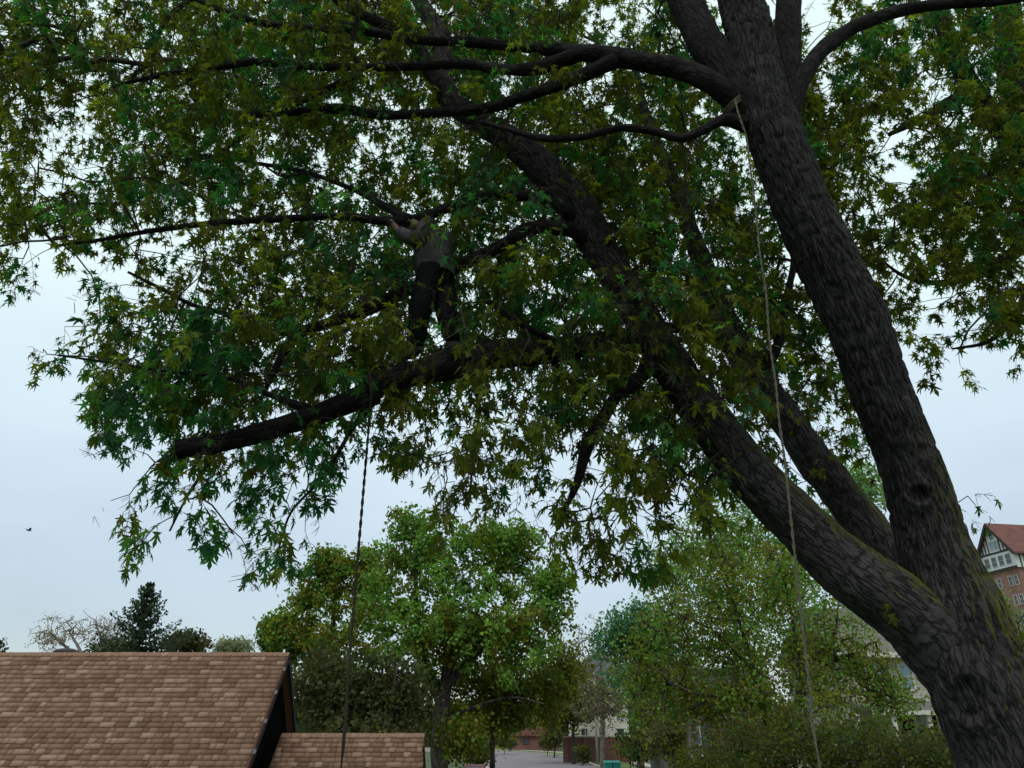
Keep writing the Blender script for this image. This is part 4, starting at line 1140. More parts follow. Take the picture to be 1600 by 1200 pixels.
bg_tree('olive lower tree spreading its skirt of branches beneath the broad green tree', W(800, 1190, 45)[:2], 0.2,
        [([[W(770, 1190, 44)[0], 44, -0.1], W(770, 1120, 44), W(775, 1060, 44)], 0.16, 0.06), (tw((772, 1100, 44), (830, 1080, 44), (880, 1070, 44)), 0.10, 0.04)],
        [(700, 990, 39, 60, 40, 5), (800, 985, 39, 55, 35, 5), (740, 1060, 43, 80, 55, 8), (830, 1070, 44, 70, 55, 8), (760, 1120, 44, 90, 30, 5), (880, 1040, 45, 40, 50, 4), (720, 1150, 37, 40, 30, 3)],
        820, 22, 0.21, 0.6, [tuple(v * 0.75 for v in c) for c in OLIVE] + GREEN[3:], zmin=0.5)
bg_tree('dark green tree left of the hanging rope, behind the roof gable', W(520, 1190, 44)[:2], 0.3,
        [([[W(525, 1190, 44)[0], 44, -0.1], W(525, 1090, 44), W(520, 1000, 44), W(525, 900, 44)], 0.35, 0.08),
         (tw((524, 1060, 44), (480, 990, 44), (450, 960, 44)), 0.16, 0.05), (tw((522, 1020, 44), (570, 950, 44), (590, 880, 44)), 0.16, 0.05)],
        [(510, 880, 44, 34, 28, 5), (550, 900, 44, 36, 44, 5), (490, 930, 44, 40, 40, 6), (580, 905, 44, 34, 60, 5), (440, 985, 43, 26, 30, 4), (470, 1010, 44, 34, 40, 4), (540, 1000, 44, 80, 60, 11)],
        740, 24, 0.21, 0.44, GREEN[:2] + OLIVE[:2] + GREEN[3:], zmin=2)
bg_tree('dark olive thicket behind the lower brown roof', W(560, 1190, 32)[:2], 0.12,
        [([[W(540, 1190, 33)[0], 33, -0.1], W(540, 1130, 33), W(545, 1080, 33)], 0.12, 0.05), ([[W(610, 1190, 33)[0], 33, -0.1], W(612, 1110, 33), W(620, 1040, 33)], 0.12, 0.05)],
        [(520, 1090, 34, 70, 55, 9), (600, 1080, 34, 60, 60, 9), (500, 1050, 35, 45, 40, 4), (640, 1110, 36, 40, 60, 4), (560, 1140, 33, 100, 25, 6)],
        620, 22, 0.20, 0.5, DARK, name='thicket', zmin=0.5)
# right of centre: nearer open spring tree
bg_tree('open spring tree of fine olive leaves left of the leaning maple trunk', W(1215, 1190, 24)[:2], 0.15,
        [([[W(1225, 1190, 24)[0], 24, -0.1], W(1215, 1180, 24), W(1195, 1120, 24), W(1180, 1060, 24), W(1165, 1000, 24), W(1130, 900, 24)], 0.14, 0.04),
         (tw((1190, 1100, 24), (1130, 1090, 23.5), (1080, 1082, 23)), 0.06, 0.03), (tw((1178, 1050, 24), (1120, 990, 23.5), (1060, 960, 23)), 0.06, 0.025),
         (tw((1205, 1140, 24), (1250, 1080, 24), (1240, 980, 24), (1220, 880, 24)), 0.08, 0.03), (tw((1245, 1040, 24), (1300, 1000, 24), (1310, 940, 24)), 0.06, 0.025)],
        [(1120, 930, 24, 90, 75, 10), (1220, 930, 24, 90, 90, 10), (1060, 1000, 24, 85, 60, 8), (1180, 1050, 24, 120, 60, 11), (1300, 1030, 24, 80, 80, 9), (1100, 860, 25, 70, 50, 3), (1230, 1110, 23, 120, 50, 8), (1030, 1080, 24, 70, 55, 7), (1120, 1110, 24, 70, 40, 5), (1365, 1060, 24, 50, 55, 6), (1400, 1100, 24, 45, 25, 2.5), (985, 1040, 24, 40, 40, 2)],
        1800, 15, 0.105, 0.40, OLIVE * 2 + GREEN[:3], zmin=1.0)
bg_tree('tall pale green tree behind the leaning maple trunk', W(1180, 1190, 48)[:2], 0.3,
        [([[W(1150, 1190, 48)[0], 48, -0.1], W(1148, 1100, 48), W(1150, 1000, 48), W(1145, 880, 48)], 0.35, 0.08), (tw((1149, 1020, 48), (1200, 940, 48), (1230, 860, 48)), 0.18, 0.06)],
        [(1120, 830, 48, 60, 70, 7), (1190, 850, 48, 50, 80, 7), (1250, 900, 48, 50, 70, 6), (1060, 900, 48, 60, 60, 6), (1180, 960, 48, 110, 80, 9)],
        620, 20, 0.24, 0.7, PALE + GREEN[:1], zmin=2)
bg_tree('pale green tree top seen through the gap between the two maple leaders', W(1350, 1190, 50)[:2], 0.3,
        [([[W(1360, 1190, 50)[0], 50, -0.1], W(1350, 1000, 50), W(1340, 860, 50), W(1335, 780, 50)], 0.32, 0.08)],
        [(1345, 765, 50, 45, 50, 6), (1365, 860, 50, 50, 50, 5), (1310, 830, 50, 40, 50, 3), (1350, 950, 50, 60, 60, 5)],
        340, 22, 0.26, 0.7, PALE, zmin=2)
bg_tree('blue green tree rounding out beyond the street, right of the broad green tree', W(1000, 1190, 70)[:2], 0.3,
        [([[W(1000, 1190, 70)[0], 70, -0.1], W(1000, 1120, 70), W(1005, 1030, 70), W(1005, 960, 70)], 0.35, 0.1)],
        [(1000, 980, 70, 50, 38, 6), (1040, 1010, 70, 60, 45, 6), (960, 1000, 72, 40, 30, 4), (1010, 1060, 70, 60, 35, 5)],
        520, 22, 0.32, 0.95, [(0.05, 0.14, 0.07), (0.07, 0.16, 0.09), (0.045, 0.11, 0.05)], zmin=2)
bg_tree('small round street tree with single trunk on the grass verge', W(897, 1190, 82)[:2], 0.2,
        [([[G(897, 1194)[0], G(897, 1194)[1], -0.1], G(897, 1194) + V3([0, 0, 2.5]), G(897, 1194) + V3([0.1, 0, 5.0])], 0.25, 0.1)],
        [(890, 1080, G(897, 1194)[1], 55, 45, 8), (860, 1110, G(897, 1194)[1], 35, 30, 3), (925, 1100, G(897, 1194)[1], 35, 30, 3)],
        330, 22, 0.36, 0.95, OLIVE + DARK, zmin=2.4)
bp = G(866, 1184)
bg_tree('little dark sapling with forked stem on the verge near the brick wall', bp[:2], 0.1,
        [([[bp[0], bp[1], -0.1], bp + V3([0.1, 0, 1.0]), bp + V3([0.2, 0, 2.2])], 0.12, 0.05)],
        [(866, 1150, bp[1], 16, 14, 5)], 70, 18, 0.3, 0.6, DARK, zmin=1.0)
bg_tree('bare twiggy tree with pinkish buds standing beside the pale house', W(940, 1190, 78)[:2], 0.2,
        [([[W(940, 1190, 78)[0], 78, -0.1], W(942, 1120, 78), W(940, 1050, 78), W(935, 1000, 78)], 0.22, 0.06)],
        [(925, 1030, 78, 50, 55, 5), (960, 1080, 78, 60, 45, 5), (940, 1110, 78, 60, 25, 3)], 650, 9, 0.18, 0.5, [(0.2, 0.16, 0.13), (0.16, 0.17, 0.10)], barkm='bark_bare', twr=0.018, zmin=2, name='bare_tree')
bg_tree('grey twiggy tree in front of the grey sided house', W(1080, 1190, 40)[:2], 0.15,
        [([[W(1078, 1190, 40)[0], 40, -0.1], W(1076, 1140, 40), W(1074, 1090, 40), W(1070, 1040, 40)], 0.14, 0.05)],
        [(1070, 1070, 40, 60, 50, 5), (1030, 1110, 40, 50, 40, 5)], 300, 7, 0.14, 0.4, [(0.12, 0.11, 0.06), (0.1, 0.12, 0.05)], barkm='bark_bare', twr=0.008, zmin=1.5, name='bare_tree')
# hedge-like shrubs along the bottom right
for (x0, y0, YY, rx, ry, nt_, lab) in ((1210, 1165, 19, 80, 40, 300, 'olive shrub at the bottom edge under the open spring tree'), (1330, 1170, 18, 80, 42, 300, 'olive shrub in the middle below the porch'),
                                  (1440, 1182, 17, 80, 34, 300, 'olive shrub against the foot of the maple trunk'), (1110, 1195, 21, 70, 26, 170, 'low olive shrub beside the ochre wall')):
    p = W(x0, 1199, YY)
    bg_tree(lab, p[:2], 0.05, [([[p[0], p[1], -0.05], [p[0], p[1], 0.8], [p[0] + 0.1, p[1], 1.6]], 0.05, 0.02)], [(x0, y0, YY, rx, ry, 1), (x0 - rx * .6, y0 - ry * .5, YY + 1, rx * .4, ry * .6, .35), (x0 + rx * .3, y0 - ry * .9, YY + 1.5, rx * .35, ry * .6, .3)], nt_, 16, 0.085, 0.34, [tuple(v * 0.62 for v in c) for c in OLIVE] + DARK + [(0.05, 0.09, 0.03)], name='shrub', cat='shrub', twr=0.003, zmin=0.3)
for (x0, y0, YY, rx, ry, lab) in ((788, 1158, 128, 26, 11, 'far dark shrub at the left end of the little red brick building'), (856, 1160, 120, 14, 9, 'far dark shrub at the right end of the little red brick building'),
                              (748, 1172, 66, 24, 24, 'dark shrub on the near left kerb above the parked car'), (912, 1178, 90, 12, 9, 'small shrub against the red brick wall beside the pier')):
    p = W(x0, 1199, YY)
    bg_tree(lab, p[:2], 0.05, [([[p[0], p[1], -0.05], [p[0], p[1], 0.8], [p[0], p[1], 1.5]], 0.06, 0.02)], [(x0, y0, YY, rx, ry, 1)], 150, 12, 0.22, 0.4, DARK + OLIVE[:1], name='shrub', cat='shrub', twr=0.006, zmin=0.2)
p = W(1058, 1190, 50)
bg_tree('grey green shrub hiding the left corner of the grey sided house', p[:2], 0.05, [([[p[0], p[1], -0.05], [p[0], p[1], 1.0], [p[0], p[1], 2.0]], 0.06, 0.02)], [(1050, 1150, 50, 38, 36, 1)], 300, 14, 0.16, 0.4, DARK + OLIVE[:2], name='shrub', cat='shrub', twr=0.006, zmin=0.3)
p = W(985, 1190, 62)
bg_tree('dark shrub in front of the brick wall beside the teal bins', p[:2], 0.05, [([[p[0], p[1], -0.05], [p[0], p[1], 1.0], [p[0], p[1], 1.8]], 0.06, 0.02)], [(1000, 1165, 62, 50, 18, 1), (1020, 1140, 64, 30, 25, 1)], 240, 16, 0.25, 0.5, DARK + OLIVE[:1] + [(.05, .14, .04)], name='shrub', cat='shrub', twr=0.006, zmin=0.3)

# left skyline: conifer, bare budding tree, low trees
def conifer(label, px, pytop, pybot, Y, halfw, dens_=1.0):
    top = W(px, pytop, Y); base = W(px, 1100, Y)
    t = thing('conifer', label, 'tree', (top[0], Y, 0))
    H = top[2]; d = (top - EYE) @ FWD
    MB().lathe([(0.22, 0), (0.16, H * 0.5), (0.03, H)], 8).build('trunk', M['bark_bg'], t)
    zb = W(px, pybot, Y)[2]; wmax = halfw * d / F
    A, B, RA, RB, LP = [], [], [], [], []
    z = H - 0.25
    while z > max(0.8, zb - 3):
        fr = (H - z) / (H - zb); Lb = wmax * min(1.1, fr * 1.1)
        for k in range(8):
            a = rng.uniform(0, 2 * math.pi); l = Lb * rng.uniform(0.6, 1.35) + 0.03
            h = np.array([math.cos(a), math.sin(a), 0])
            p0 = np.array([0, 0, z]); rise = 0.5 - 0.1 * min(fr, 1)
            prev = p0
            for s in range(1, 6):
                q = p0 + h * l * s / 5 + np.array([0, 0, l * rise * (s / 5) ** 1.5 - 0.12 * l * math.sin(s / 5 * 3.1)])
                A.append(prev); B.append(q); RA.append(0.03 * (1 - s / 6.5)); RB.append(0.03 * (1 - (s + 1) / 6.5)); 
                nn = int(4 + 9 * min(1, l / 1.2))
                LP.append(prev + (q - prev) * rng.random((nn, 1)) + rng.normal(0, 0.035 + 0.018 * l, (nn, 3)) * np.array([1, 1, 0.6]))
                prev = q
        z -= 0.27
    V, Fq = seg_mesh(np.array(A), np.array(B), np.array(RA), np.array(RB), 4)
    link('branches', fast_mesh('branches', V, Fq, [M['twig']]), t, kind='stuff')
    LP = np.vstack(LP); n = len(LP)
    col = np.array([(0.035, 0.055, 0.035)]) * rng.uniform(0.6, 1.4, (n, 1))
    V, Fq, Cc = quad_leaves(LP, rng.uniform(0.09, 0.18, n), col)
    link('needles', fast_mesh('needles', V, Fq, [M['leaf_bg']], col=Cc), t, kind='stuff')
conifer('dark spiky conifer rising above the brown roof ridge', 236, 908, 1010, 42, 52)
conifer('conifer tip at the far left edge above the roof ridge', -14, 985, 1040, 44, 40)
b = W(128, 1060, 48)
bg_tree('bare budding tree with pale pink tinge left of the conifer above the roof', b[:2], 0.2,
        [([[b[0], b[1], -0.1], W(130, 1060, 48), W(126, 1020, 48), W(110, 990, 48)], 0.2, 0.05), (tw((128, 1040, 48), (160, 1010, 48), (150, 975, 48)), 0.12, 0.04), (tw((127, 1030, 48), (90, 1000, 48), (75, 985, 48)), 0.1, 0.03)],
        [(110, 985, 48, 55, 26, 5), (165, 990, 48, 38, 28, 5), (75, 1000, 48, 28, 20, 2)], 420, 5, 0.10, 0.25, [(0.28, 0.22, 0.2), (0.2, 0.22, 0.13), (0.3, 0.2, 0.2)], barkm='bark_bare', twr=0.009, zmin=2, name='bare_tree')
for (x0, y0, Y, rx, ry, pal, lab, nm) in ((290, 1010, 46, 40, 22, DARK + [(0.08, 0.06, 0.05)], 'low dark brownish tree right of the conifer behind the roof', 'leafy_tree'),
                                  (365, 1012, 60, 32, 14, [(0.22, 0.2, 0.17), (0.15, 0.19, 0.11)], 'faint pale budding tree top behind the roof, near its gable', 'bare_tree'),
                                  (180, 1016, 50, 40, 14, [(0.04, 0.055, 0.02), (0.03, 0.04, 0.02)], 'low olive tree at the foot of the conifer behind the roof', 'leafy_tree'),
                                  (425, 990, 45, 22, 26, GREEN[:2] + DARK[:1], 'dark green tree top touching the right end of the roof ridge', 'leafy_tree')):
    b = W(x0, 1080, Y)
    bg_tree(lab, b[:2], 0.1, [([[b[0], b[1], -0.1], W(x0, 1060, Y), W(x0, y0, Y)], 0.15, 0.04)], [(x0, y0, Y, rx, ry, 1)], 170, 16, 0.2, 0.4, pal, name=nm, zmin=2,
            barkm='bark_bare' if nm == 'bare_tree' else 'bark_bg')

# distant wood closing the view low down
n = 26000
xx = rng.uniform(-140, 150, n); yy = rng.uniform(175, 215, n)
ht = 6.5 + 3.5 * vnoise(xx / 9 + 300, yy / 30) + 2.5 * vnoise(xx / 3 + 80, yy / 30)
pos = np.column_stack([xx, yy, ht * rng.random(n) ** 0.7])
V, Fq, Cc = quad_leaves(pos, rng.uniform(0.9, 2.0, n), np.array([(0.055, 0.075, 0.03)]) * rng.uniform(0.5, 1.4, (n, 1)))
link('distant_wood', fast_mesh('distant_wood', V, Fq, [M['leaf_bg']], col=Cc), None, kind='stuff', label='far band of olive green trees closing the end of the street')

# ================================================================== HOUSES
def window(parent, origin, u, n, x, z, w, h, frame='white', glass='glass', fw=0.09, bars=1, name='window'):
    """window on a facade: origin point, u along, n outwards"""
    o = V3(origin) + V3(u) * x + np.array([0, 0, z])
    u = V3(u); n_ = V3(n); zv = np.array([0, 0, 1.0])
    mb = MB()
    def rect(a, b, c, d, dep0, dep1):
        pts = [o + u * a + zv * c, o + u * b + zv * c, o + u * b + zv * d, o + u * a + zv * d]
        mb.quad_box([p + n_ * dep0 for p in pts] + [p + n_ * dep1 for p in pts])
    rect(0, fw, 0, h, 0.003, 0.06); rect(w - fw, w, 0, h, 0.003, 0.06); rect(fw, w - fw, h - fw, h, 0.003, 0.06); rect(fw, w - fw, 0, fw, 0.003, 0.08)
    for k in range(bars):
        zc = h * (k + 1) / (bars + 1); rect(fw, w - fw, zc - 0.025, zc + 0.025, 0.02, 0.05)
    f = mb.build(name, M[frame], parent)
    mb = MB(); o2 = o
    pts = [o + u * fw + zv * fw, o + u * (w - fw) + zv * fw, o + u * (w - fw) + zv * (h - fw), o + u * fw + zv * (h - fw)]
    mb.quad_box([p + n_ * 0.004 for p in pts] + [p + n_ * 0.018 for p in pts])
    mb.build('pane', M[glass], f)
    return f

def clap(parent, o, u, n, w, z0, z1, m, step=0.14):
    mb = MB(); o = V3(o); u = V3(u); n_ = V3(n); z = z0
    while z < z1 - 0.01:
        e = min(z + step, z1)
        c0_ = [o + u * 0 + n_ * 0, o + u * w + n_ * 0]
        a = [c0_[0] + V3([0, 0, z]), c0_[1] + V3([0, 0, z]), c0_[1] + V3([0, 0, z]) + n_ * -0.04, c0_[0] + V3([0, 0, z]) + n_ * -0.04]
        b_ = [p + V3([0, 0, e - z]) for p in a]
        b_[0] = b_[0] - n_ * 0.022; b_[1] = b_[1] - n_ * 0.022
        mb.quad_box([a[0], a[1], a[2], a[3], b_[0], b_[1], b_[2], b_[3]])
        z = e
    return mb.build('siding', M[m], parent, kind='stuff')

# white house right of centre, 38 m away
wh = thing('house', 'cream sided two storey house with porch half hidden left of the maple trunk', 'house', (0, 0, 0))
Yh = 44.0
hx0 = W(1330, 1120, Yh)[0]; hx1 = W(1540, 1120, Yh)[0]; z_eave = W(1370, 1024, Yh)[2]; z_porch = W(1430, 1112, Yh)[2]
MB().box(hx0, hx1, Yh + 0.05, Yh + 9, 0, z_eave).build('wall', M['cream'], wh)
clap(wh, (hx0, Yh, 0), (1, 0, 0), (0, -1, 0), hx1 - hx0, z_porch + 0.4, z_eave - 0.05, 'cream')
clap(wh, (W(1455, 1120, Yh)[0], Yh, 0), (1, 0, 0), (0, -1, 0), hx1 - W(1455, 1120, Yh)[0], 0.3, z_porch - 0.2, 'cream')
mb = MB(); mb.prism([(hx0 - 0.5, Yh - 0.6, z_eave), (hx0 - 0.5, Yh + 9.6, z_eave), (hx0 - 0.5, Yh + 4.5, z_eave + 3.2)], (hx1 - hx0 + 1.0, 0, 0)); mb.build('roof', M['greysiding'], wh)
MB().box(hx0 - 0.55, hx1 + 0.55, Yh - 0.68, Yh - 0.602, z_eave - 0.16, z_eave + 0.12).build('fascia', M['white'], wh)
MB().quad_box([(hx0, Yh - 2.6, z_porch - 0.12), (hx1 - 2, Yh - 2.6, z_porch - 0.12), (hx1 - 2, Yh - 0.03, z_porch + 0.3), (hx0, Yh - 0.03, z_porch + 0.3), (hx0, Yh - 2.6, z_porch + 0.05), (hx1 - 2, Yh - 2.6, z_porch + 0.05), (hx1 - 2, Yh - 0.03, z_porch + 0.5), (hx0, Yh - 0.03, z_porch + 0.5)]).build('porch_roof', M['greysiding'], wh)
MB().box(hx0, hx1 - 2, Yh - 2.7, Yh - 2.602, z_porch - 0.2, z_porch + 0.02).build('porch_fascia', M['white'], wh)
for px_ in (1345, 1402, 1458):
    X = W(px_, 1150, Yh - 2.5)[0]; MB().box(X - 0.1, X + 0.1, Yh - 2.55, Yh - 2.35, 0.4, z_porch - 0.14).build('porch_post', M['white'], wh)
MB().box(hx0, hx1 - 2, Yh - 2.55, Yh - 0.05, 0.05, 0.38).build('porch_floor', M['greysiding'], wh)
O = (0, Yh, 0)
X = W(1430, 1140, Yh)[0]; zb = W(1430, 1158, Yh)[2]
window(wh, O, (1, 0, 0), (0, -1, 0), X, zb, 0.85, 1.35)
for dx in (-0.42, 0.87):
    MB().box(X + dx, X + dx + 0.38, Yh - 0.05, Yh - 0.005, zb, zb + 1.35).build('shutter', M['black'], wh)
X = W(1408, 1150, Yh)[0]; MB().box(X, X + 0.8, Yh - 0.05, Yh + 0.04, 0.4, z_porch - 0.35).build('door', M['black'], wh)
for px_, s in ((1362, 1), (1405, 1), (1450, 1)):
    X = W(px_, 1060, Yh)[0]; window(wh, O, (1, 0, 0), (0, -1, 0), X, W(px_, 1080, Yh)[2], 0.8, 1.5, glass='blueglass')

# grey house with brick pier
gh = thing('house', 'grey sided house with brick pier and pale blue window behind the open spring tree', 'house', (0, 0, 0))
Yg = 56.0
X0, X1 = W(1045, 1120, Yg)[0], W(1205, 1120, Yg)[0]; zt = W(1100, 1085, Yg)[2]
MB().box(X0, X1, Yg + 0.06, Yg + 9, 0, zt).build('wall', M['greysiding'], gh)
clap(gh, (X0, Yg, 0), (1, 0, 0), (0, -1, 0), X1 - X0, 0.2, zt, 'greysiding', 0.2)
mb = MB(); mb.prism([(X0 - 0.5, Yg - 0.5, zt), (X0 - 0.5, Yg + 9.5, zt), (X0 - 0.5, Yg + 4.5, zt + 2.0)], (X1 - X0 + 1, 0, 0)); mb.build('roof', M['trim'], gh)
X = W(1113, 1140, Yg - 1.4)[0]; MB().box(X, X + 0.5, Yg - 1.9, Yg - 1.4, 0, W(1118, 1120, Yg - 1.4)[2]).build('brick_pier', M['brick_or'], gh)
MB().box(X - 0.06, X + 0.56, Yg - 1.96, Yg - 1.34, W(1118, 1120, Yg - 1.4)[2], W(1118, 1116, Yg - 1.4)[2]).build('pier_cap', M['white'], gh)
Xa = W(1140, 1160, Yg - 1.4)[0]; MB().box(Xa, Xa + 1.3, Yg - 1.8, Yg - 1.4, 0, W(1150, 1150, Yg - 1.4)[2]).build('brick_wall', M['brick_or'], gh)
MB().box(W(1126, 1120, Yg)[0], W(1168, 1120, Yg)[0], Yg - 0.045, Yg - 0.003, W(1130, 1150, Yg)[2], W(1130, 1126, Yg)[2]).build('panel', M['bluegrey'], gh)
window(gh, (0, Yg, 0), (1, 0, 0), (0, -1, 0), W(1126, 1120, Yg)[0], W(1126, 1122, Yg)[2], W(1166, 1120, Yg)[0] - W(1126, 1120, Yg)[0], W(1126, 1099, Yg)[2] - W(1126, 1122, Yg)[2], glass='blueglass', bars=0)
window(gh, (0, Yg, 0), (1, 0, 0), (0, -1, 0), W(1072, 1120, Yg)[0], W(1072, 1165, Yg)[2], 0.9, 1.6, glass='bluegrey')

# pale house far behind
ph = thing('house', 'pale house showing in bits between the broad green tree and the blue green tree', 'house', (0, 0, 0))
Yf = 100.0
X0, X1 = W(893, 1060, Yf)[0], W(978, 1060, Yf)[0]; zt = W(930, 1050, Yf)[2]
MB().box(X0, X1, Yf, Yf + 8, 0, zt).build('wall', M['white'], ph)
mb = MB(); mb.prism([(X0 - 0.4, Yf - 0.4, zt), (X1 + 0.4, Yf - 0.4, zt), ((X0 + X1) / 2, Yf - 0.4, zt + 2.6)], (0, 8.8, 0)); mb.build('roof', M['bluegrey'], ph)
for i in range(3):
    for j in range(2):
        window(ph, (X0, Yf, 0), (1, 0, 0), (0, -1, 0), 0.9 + i * 2.2, 2 + j * 3.6, 1.0, 1.7)

# brick wall with railing along the pavement
Yb = 97.0
bw = thing('brick_wall', 'long red brick retaining wall with pale coping beyond the grass verge', 'wall', (W(880, 1180, Yb)[0], Yb, 0))
X0 = 0; X1 = W(1010, 1180, Yb)[0] - W(880, 1180, Yb)[0]; zt = W(930, 1152, Yb)[2]
MB().box(X0, X1, 0, 0.4, 0, zt).build('wall', M['brick'], bw)
MB().box(X0 - .05, X1 + .05, -0.06, 0.46, zt, zt + 0.14).build('coping', M['concrete'], bw)
for px_ in (884, 916, 940, 975):
    X = W(px_, 1180, Yb)[0] - W(880, 1180, Yb)[0]
    MB().box(X - 0.3, X + 0.3, -0.25, -0.003, 0, zt - 0.01).build('pier', M['brick'], bw)
rl = thing('railing', 'white baluster railing standing on top of the red brick wall', 'railing', (W(916, 1180, Yb)[0], Yb + 0.2, zt + 0.14))
wR = W(955, 1180, Yb)[0] - W(916, 1180, Yb)[0]
for k in range(12):
    X = wR * k / 11; MB().box(X - 0.04, X + 0.04, -0.04, 0.04, 0, 1.0).build('baluster', M['white'], rl)
MB().box(-0.05, wR + 0.05, -0.06, 0.06, 1.0, 1.1).build('handrail', M['white'], rl)
# low steps / planter in front
sp = G(890, 1188)
ow = W(1035, 1199, 58); 
oc = thing('garden_wall', 'low ochre garden wall with white coping at the bottom edge of the photo', 'wall', tuple(W(1046, 1199, 60) * np.array([1, 1, 0])))
aw = np.array(oc.location)
a = W(1046, 1187, 60) - aw; b = W(1108, 1183, 52) - aw
dv = (b - a)
nn = np.array([dv[1], -dv[0], 0]); nn /= np.linalg.norm(nn)
mb = MB(); mb.quad_box([V3([a[0], a[1], 0]), V3([b[0], b[1], 0]), V3([b[0], b[1], 0]) - nn * -0.25, V3([a[0], a[1], 0]) - nn * -0.25, a, b, b + nn * 0.25, a + nn * 0.25]); mb.build('wall', M['ochre'], oc)
mb = MB(); q = [a - nn * 0.05, b - nn * 0.05, b + nn * 0.30, a + nn * 0.30]; mb.quad_box([p + V3([0, 0, 0.002]) for p in q] + [p + V3([0, 0, 0.14]) for p in q]); mb.build('coping', M['white'], oc)

# red brick building far down the street
rb = thing('brick_house', 'small far red brick building under the skirt of the olive tree', 'building', (W(832, 1150, 150)[0], 150, 0))
MB().box(-3.5, 4.5, 0, 6, 0, W(832, 1150, 150)[2] + 0.0).build('wall', M['brick'], rb)
zz = W(832, 1150, 150)[2]
mb = MB(); mb.prism([(-4, -0.5, zz), (5, -0.5, zz), (0.5, -0.5, zz + 2.0)], (0, 7, 0)); mb.build('roof', M['redroof'], rb)
window(rb, (0, 0, 0), (1, 0, 0), (0, -1, 0), -1.8, 1.0, 1.2, 1.0, frame='timber')
window(rb, (0, 0, 0), (1, 0, 0), (0, -1, 0), 1.4, 1.0, 1.2, 1.0, frame='timber')

# ---- Tudor style apartment building on the right
Yt = 120.0
corner = W(1583, 860, Yt)
tb = thing('apartment_building', 'tall half timbered brick building with red roofs at the right edge of the photo', 'building', (corner[0], Yt, 0), math.radians(0))
ang = math.radians(80)
ug = np.array([-math.cos(ang), math.sin(ang), 0]); ng = np.array([-math.sin(ang), -math.cos(ang), 0])      # gable face: runs left and away
us = np.array([math.cos(math.radians(38)), math.sin(math.radians(38)), 0]); us = -ng * 1.0; us = np.array([math.sin(ang), math.cos(ang), 0]); ns = -ug  # long side
ns = np.array([math.cos(ang), -math.sin(ang), 0])
z_e = W(1583, 858, Yt)[2]; Wg = 6.4; Lg = 16.0
z_a = z_e + 4.6; z_b = z_e - 2.9
us = -ng
def pt(u_, v_, z): return ug * u_ + us * v_ + np.array([0, 0, z])
mb = MB(); mb.quad_box([pt(0, 0, 0), pt(Wg, 0, 0), pt(Wg, Lg, 0), pt(0, Lg, 0), pt(0, 0, z_b), pt(Wg, 0, z_b), pt(Wg, Lg, z_b), pt(0, Lg, z_b)]); mb.build('wall', M['brick_far'], tb)
e = 0.35
mb = MB(); mb.quad_box([pt(-e, -e, z_b + .003), pt(Wg + e, -e, z_b + .003), pt(Wg + e, Lg, z_b + .003), pt(-e, Lg, z_b + .003), pt(-e, -e, z_e), pt(Wg + e, -e, z_e), pt(Wg + e, Lg, z_e), pt(-e, Lg, z_e)]); mb.build('upper_storey', M['plaster'], tb)
mb = MB(); mb.prism([pt(-e, -e, z_e + .003), pt(Wg + e, -e, z_e + .003), pt(Wg / 2, -e, z_a)], -ng * 0.3); mb.build('gable', M['plaster'], tb)
for s in (0, 1):
    o_ = 0.7
    base_u = -e - o_ if s == 0 else Wg + e + o_
    z0 = z_e - o_ * (z_a - z_e) / (Wg / 2 + e)
    q = [pt(base_u, -e - 0.7, z0), pt(Wg / 2, -e - 0.7, z_a + 0.1), pt(Wg / 2, Lg, z_a + 0.1), pt(base_u, Lg, z0)]
    mb = MB(); mb.quad_box(q + [p + V3([0, 0, 0.35]) for p in q]); mb.build('roof', M['redroof'], tb)
    mb = MB(); mb.beam(pt(base_u, -e - 0.74, z0 - 0.02), pt(Wg / 2, -e - 0.74, z_a + 0.05), 0.1, 0.42, up=(0, 0, 1)); mb.build('barge_board', M['timber'], tb)
def board(a, b, w=0.2):
    MB().beam(a, b, 0.08, w, up=(0, 0, 1)).build('timber', M['timber'], tb)
def vboard(u_, z0, z1, w=0.2):
    p = pt(u_, -e, 0) + ng * 0.04
    mb = MB(); r = ug * w / 2; dpt = ng * 0.04
    q = [p - r - dpt + V3([0, 0, z0]), p + r - dpt + V3([0, 0, z0]), p + r + dpt + V3([0, 0, z0]), p - r + dpt + V3([0, 0, z0])]
    mb.quad_box(q + [x + V3([0, 0, z1 - z0]) for x in q]); mb.build('timber', M['timber'], tb)
slope = (z_a - z_e) / (Wg / 2 + e)
for u_ in (0.1, 0.75, 1.4, 2.05, 4.55, 5.2, 5.85, 6.5):
    top = z_e + slope * (min(u_, Wg - u_) + e) - 0.1
    vboard(u_, z_e + 0.2, max(z_e + 0.4, top))
board(pt(-e, -e, z_e + 0.05) + ng * 0.06, pt(Wg + e, -e, z_e + 0.05) + ng * 0.06, 0.28)
board(pt(-e, -e, z_b + 0.15) + ng * 0.06, pt(Wg + e, -e, z_b + 0.15) + ng * 0.06, 0.28)
for u_ in (2.3, 3.3):
    window(tb, pt(0, -e, 0), ug, ng, u_, z_e + 0.5, 0.95, 1.5, glass='blueglass')
window(tb, pt(0, -e, 0), ug, ng, 2.8, z_e + 2.2, 0.9, 1.2)
for k in range(4):
    window(tb, pt(0, -e, 0), ug, ng, 0.45 + 1.5 * k, z_b + 0.7, 1.15, 1.7, bars=1)
for k in range(5):
    window(tb, pt(-e, 0, 0), us, ns, 1.0 + 2.6 * k, z_b + 0.6, 1.3, 1.7)
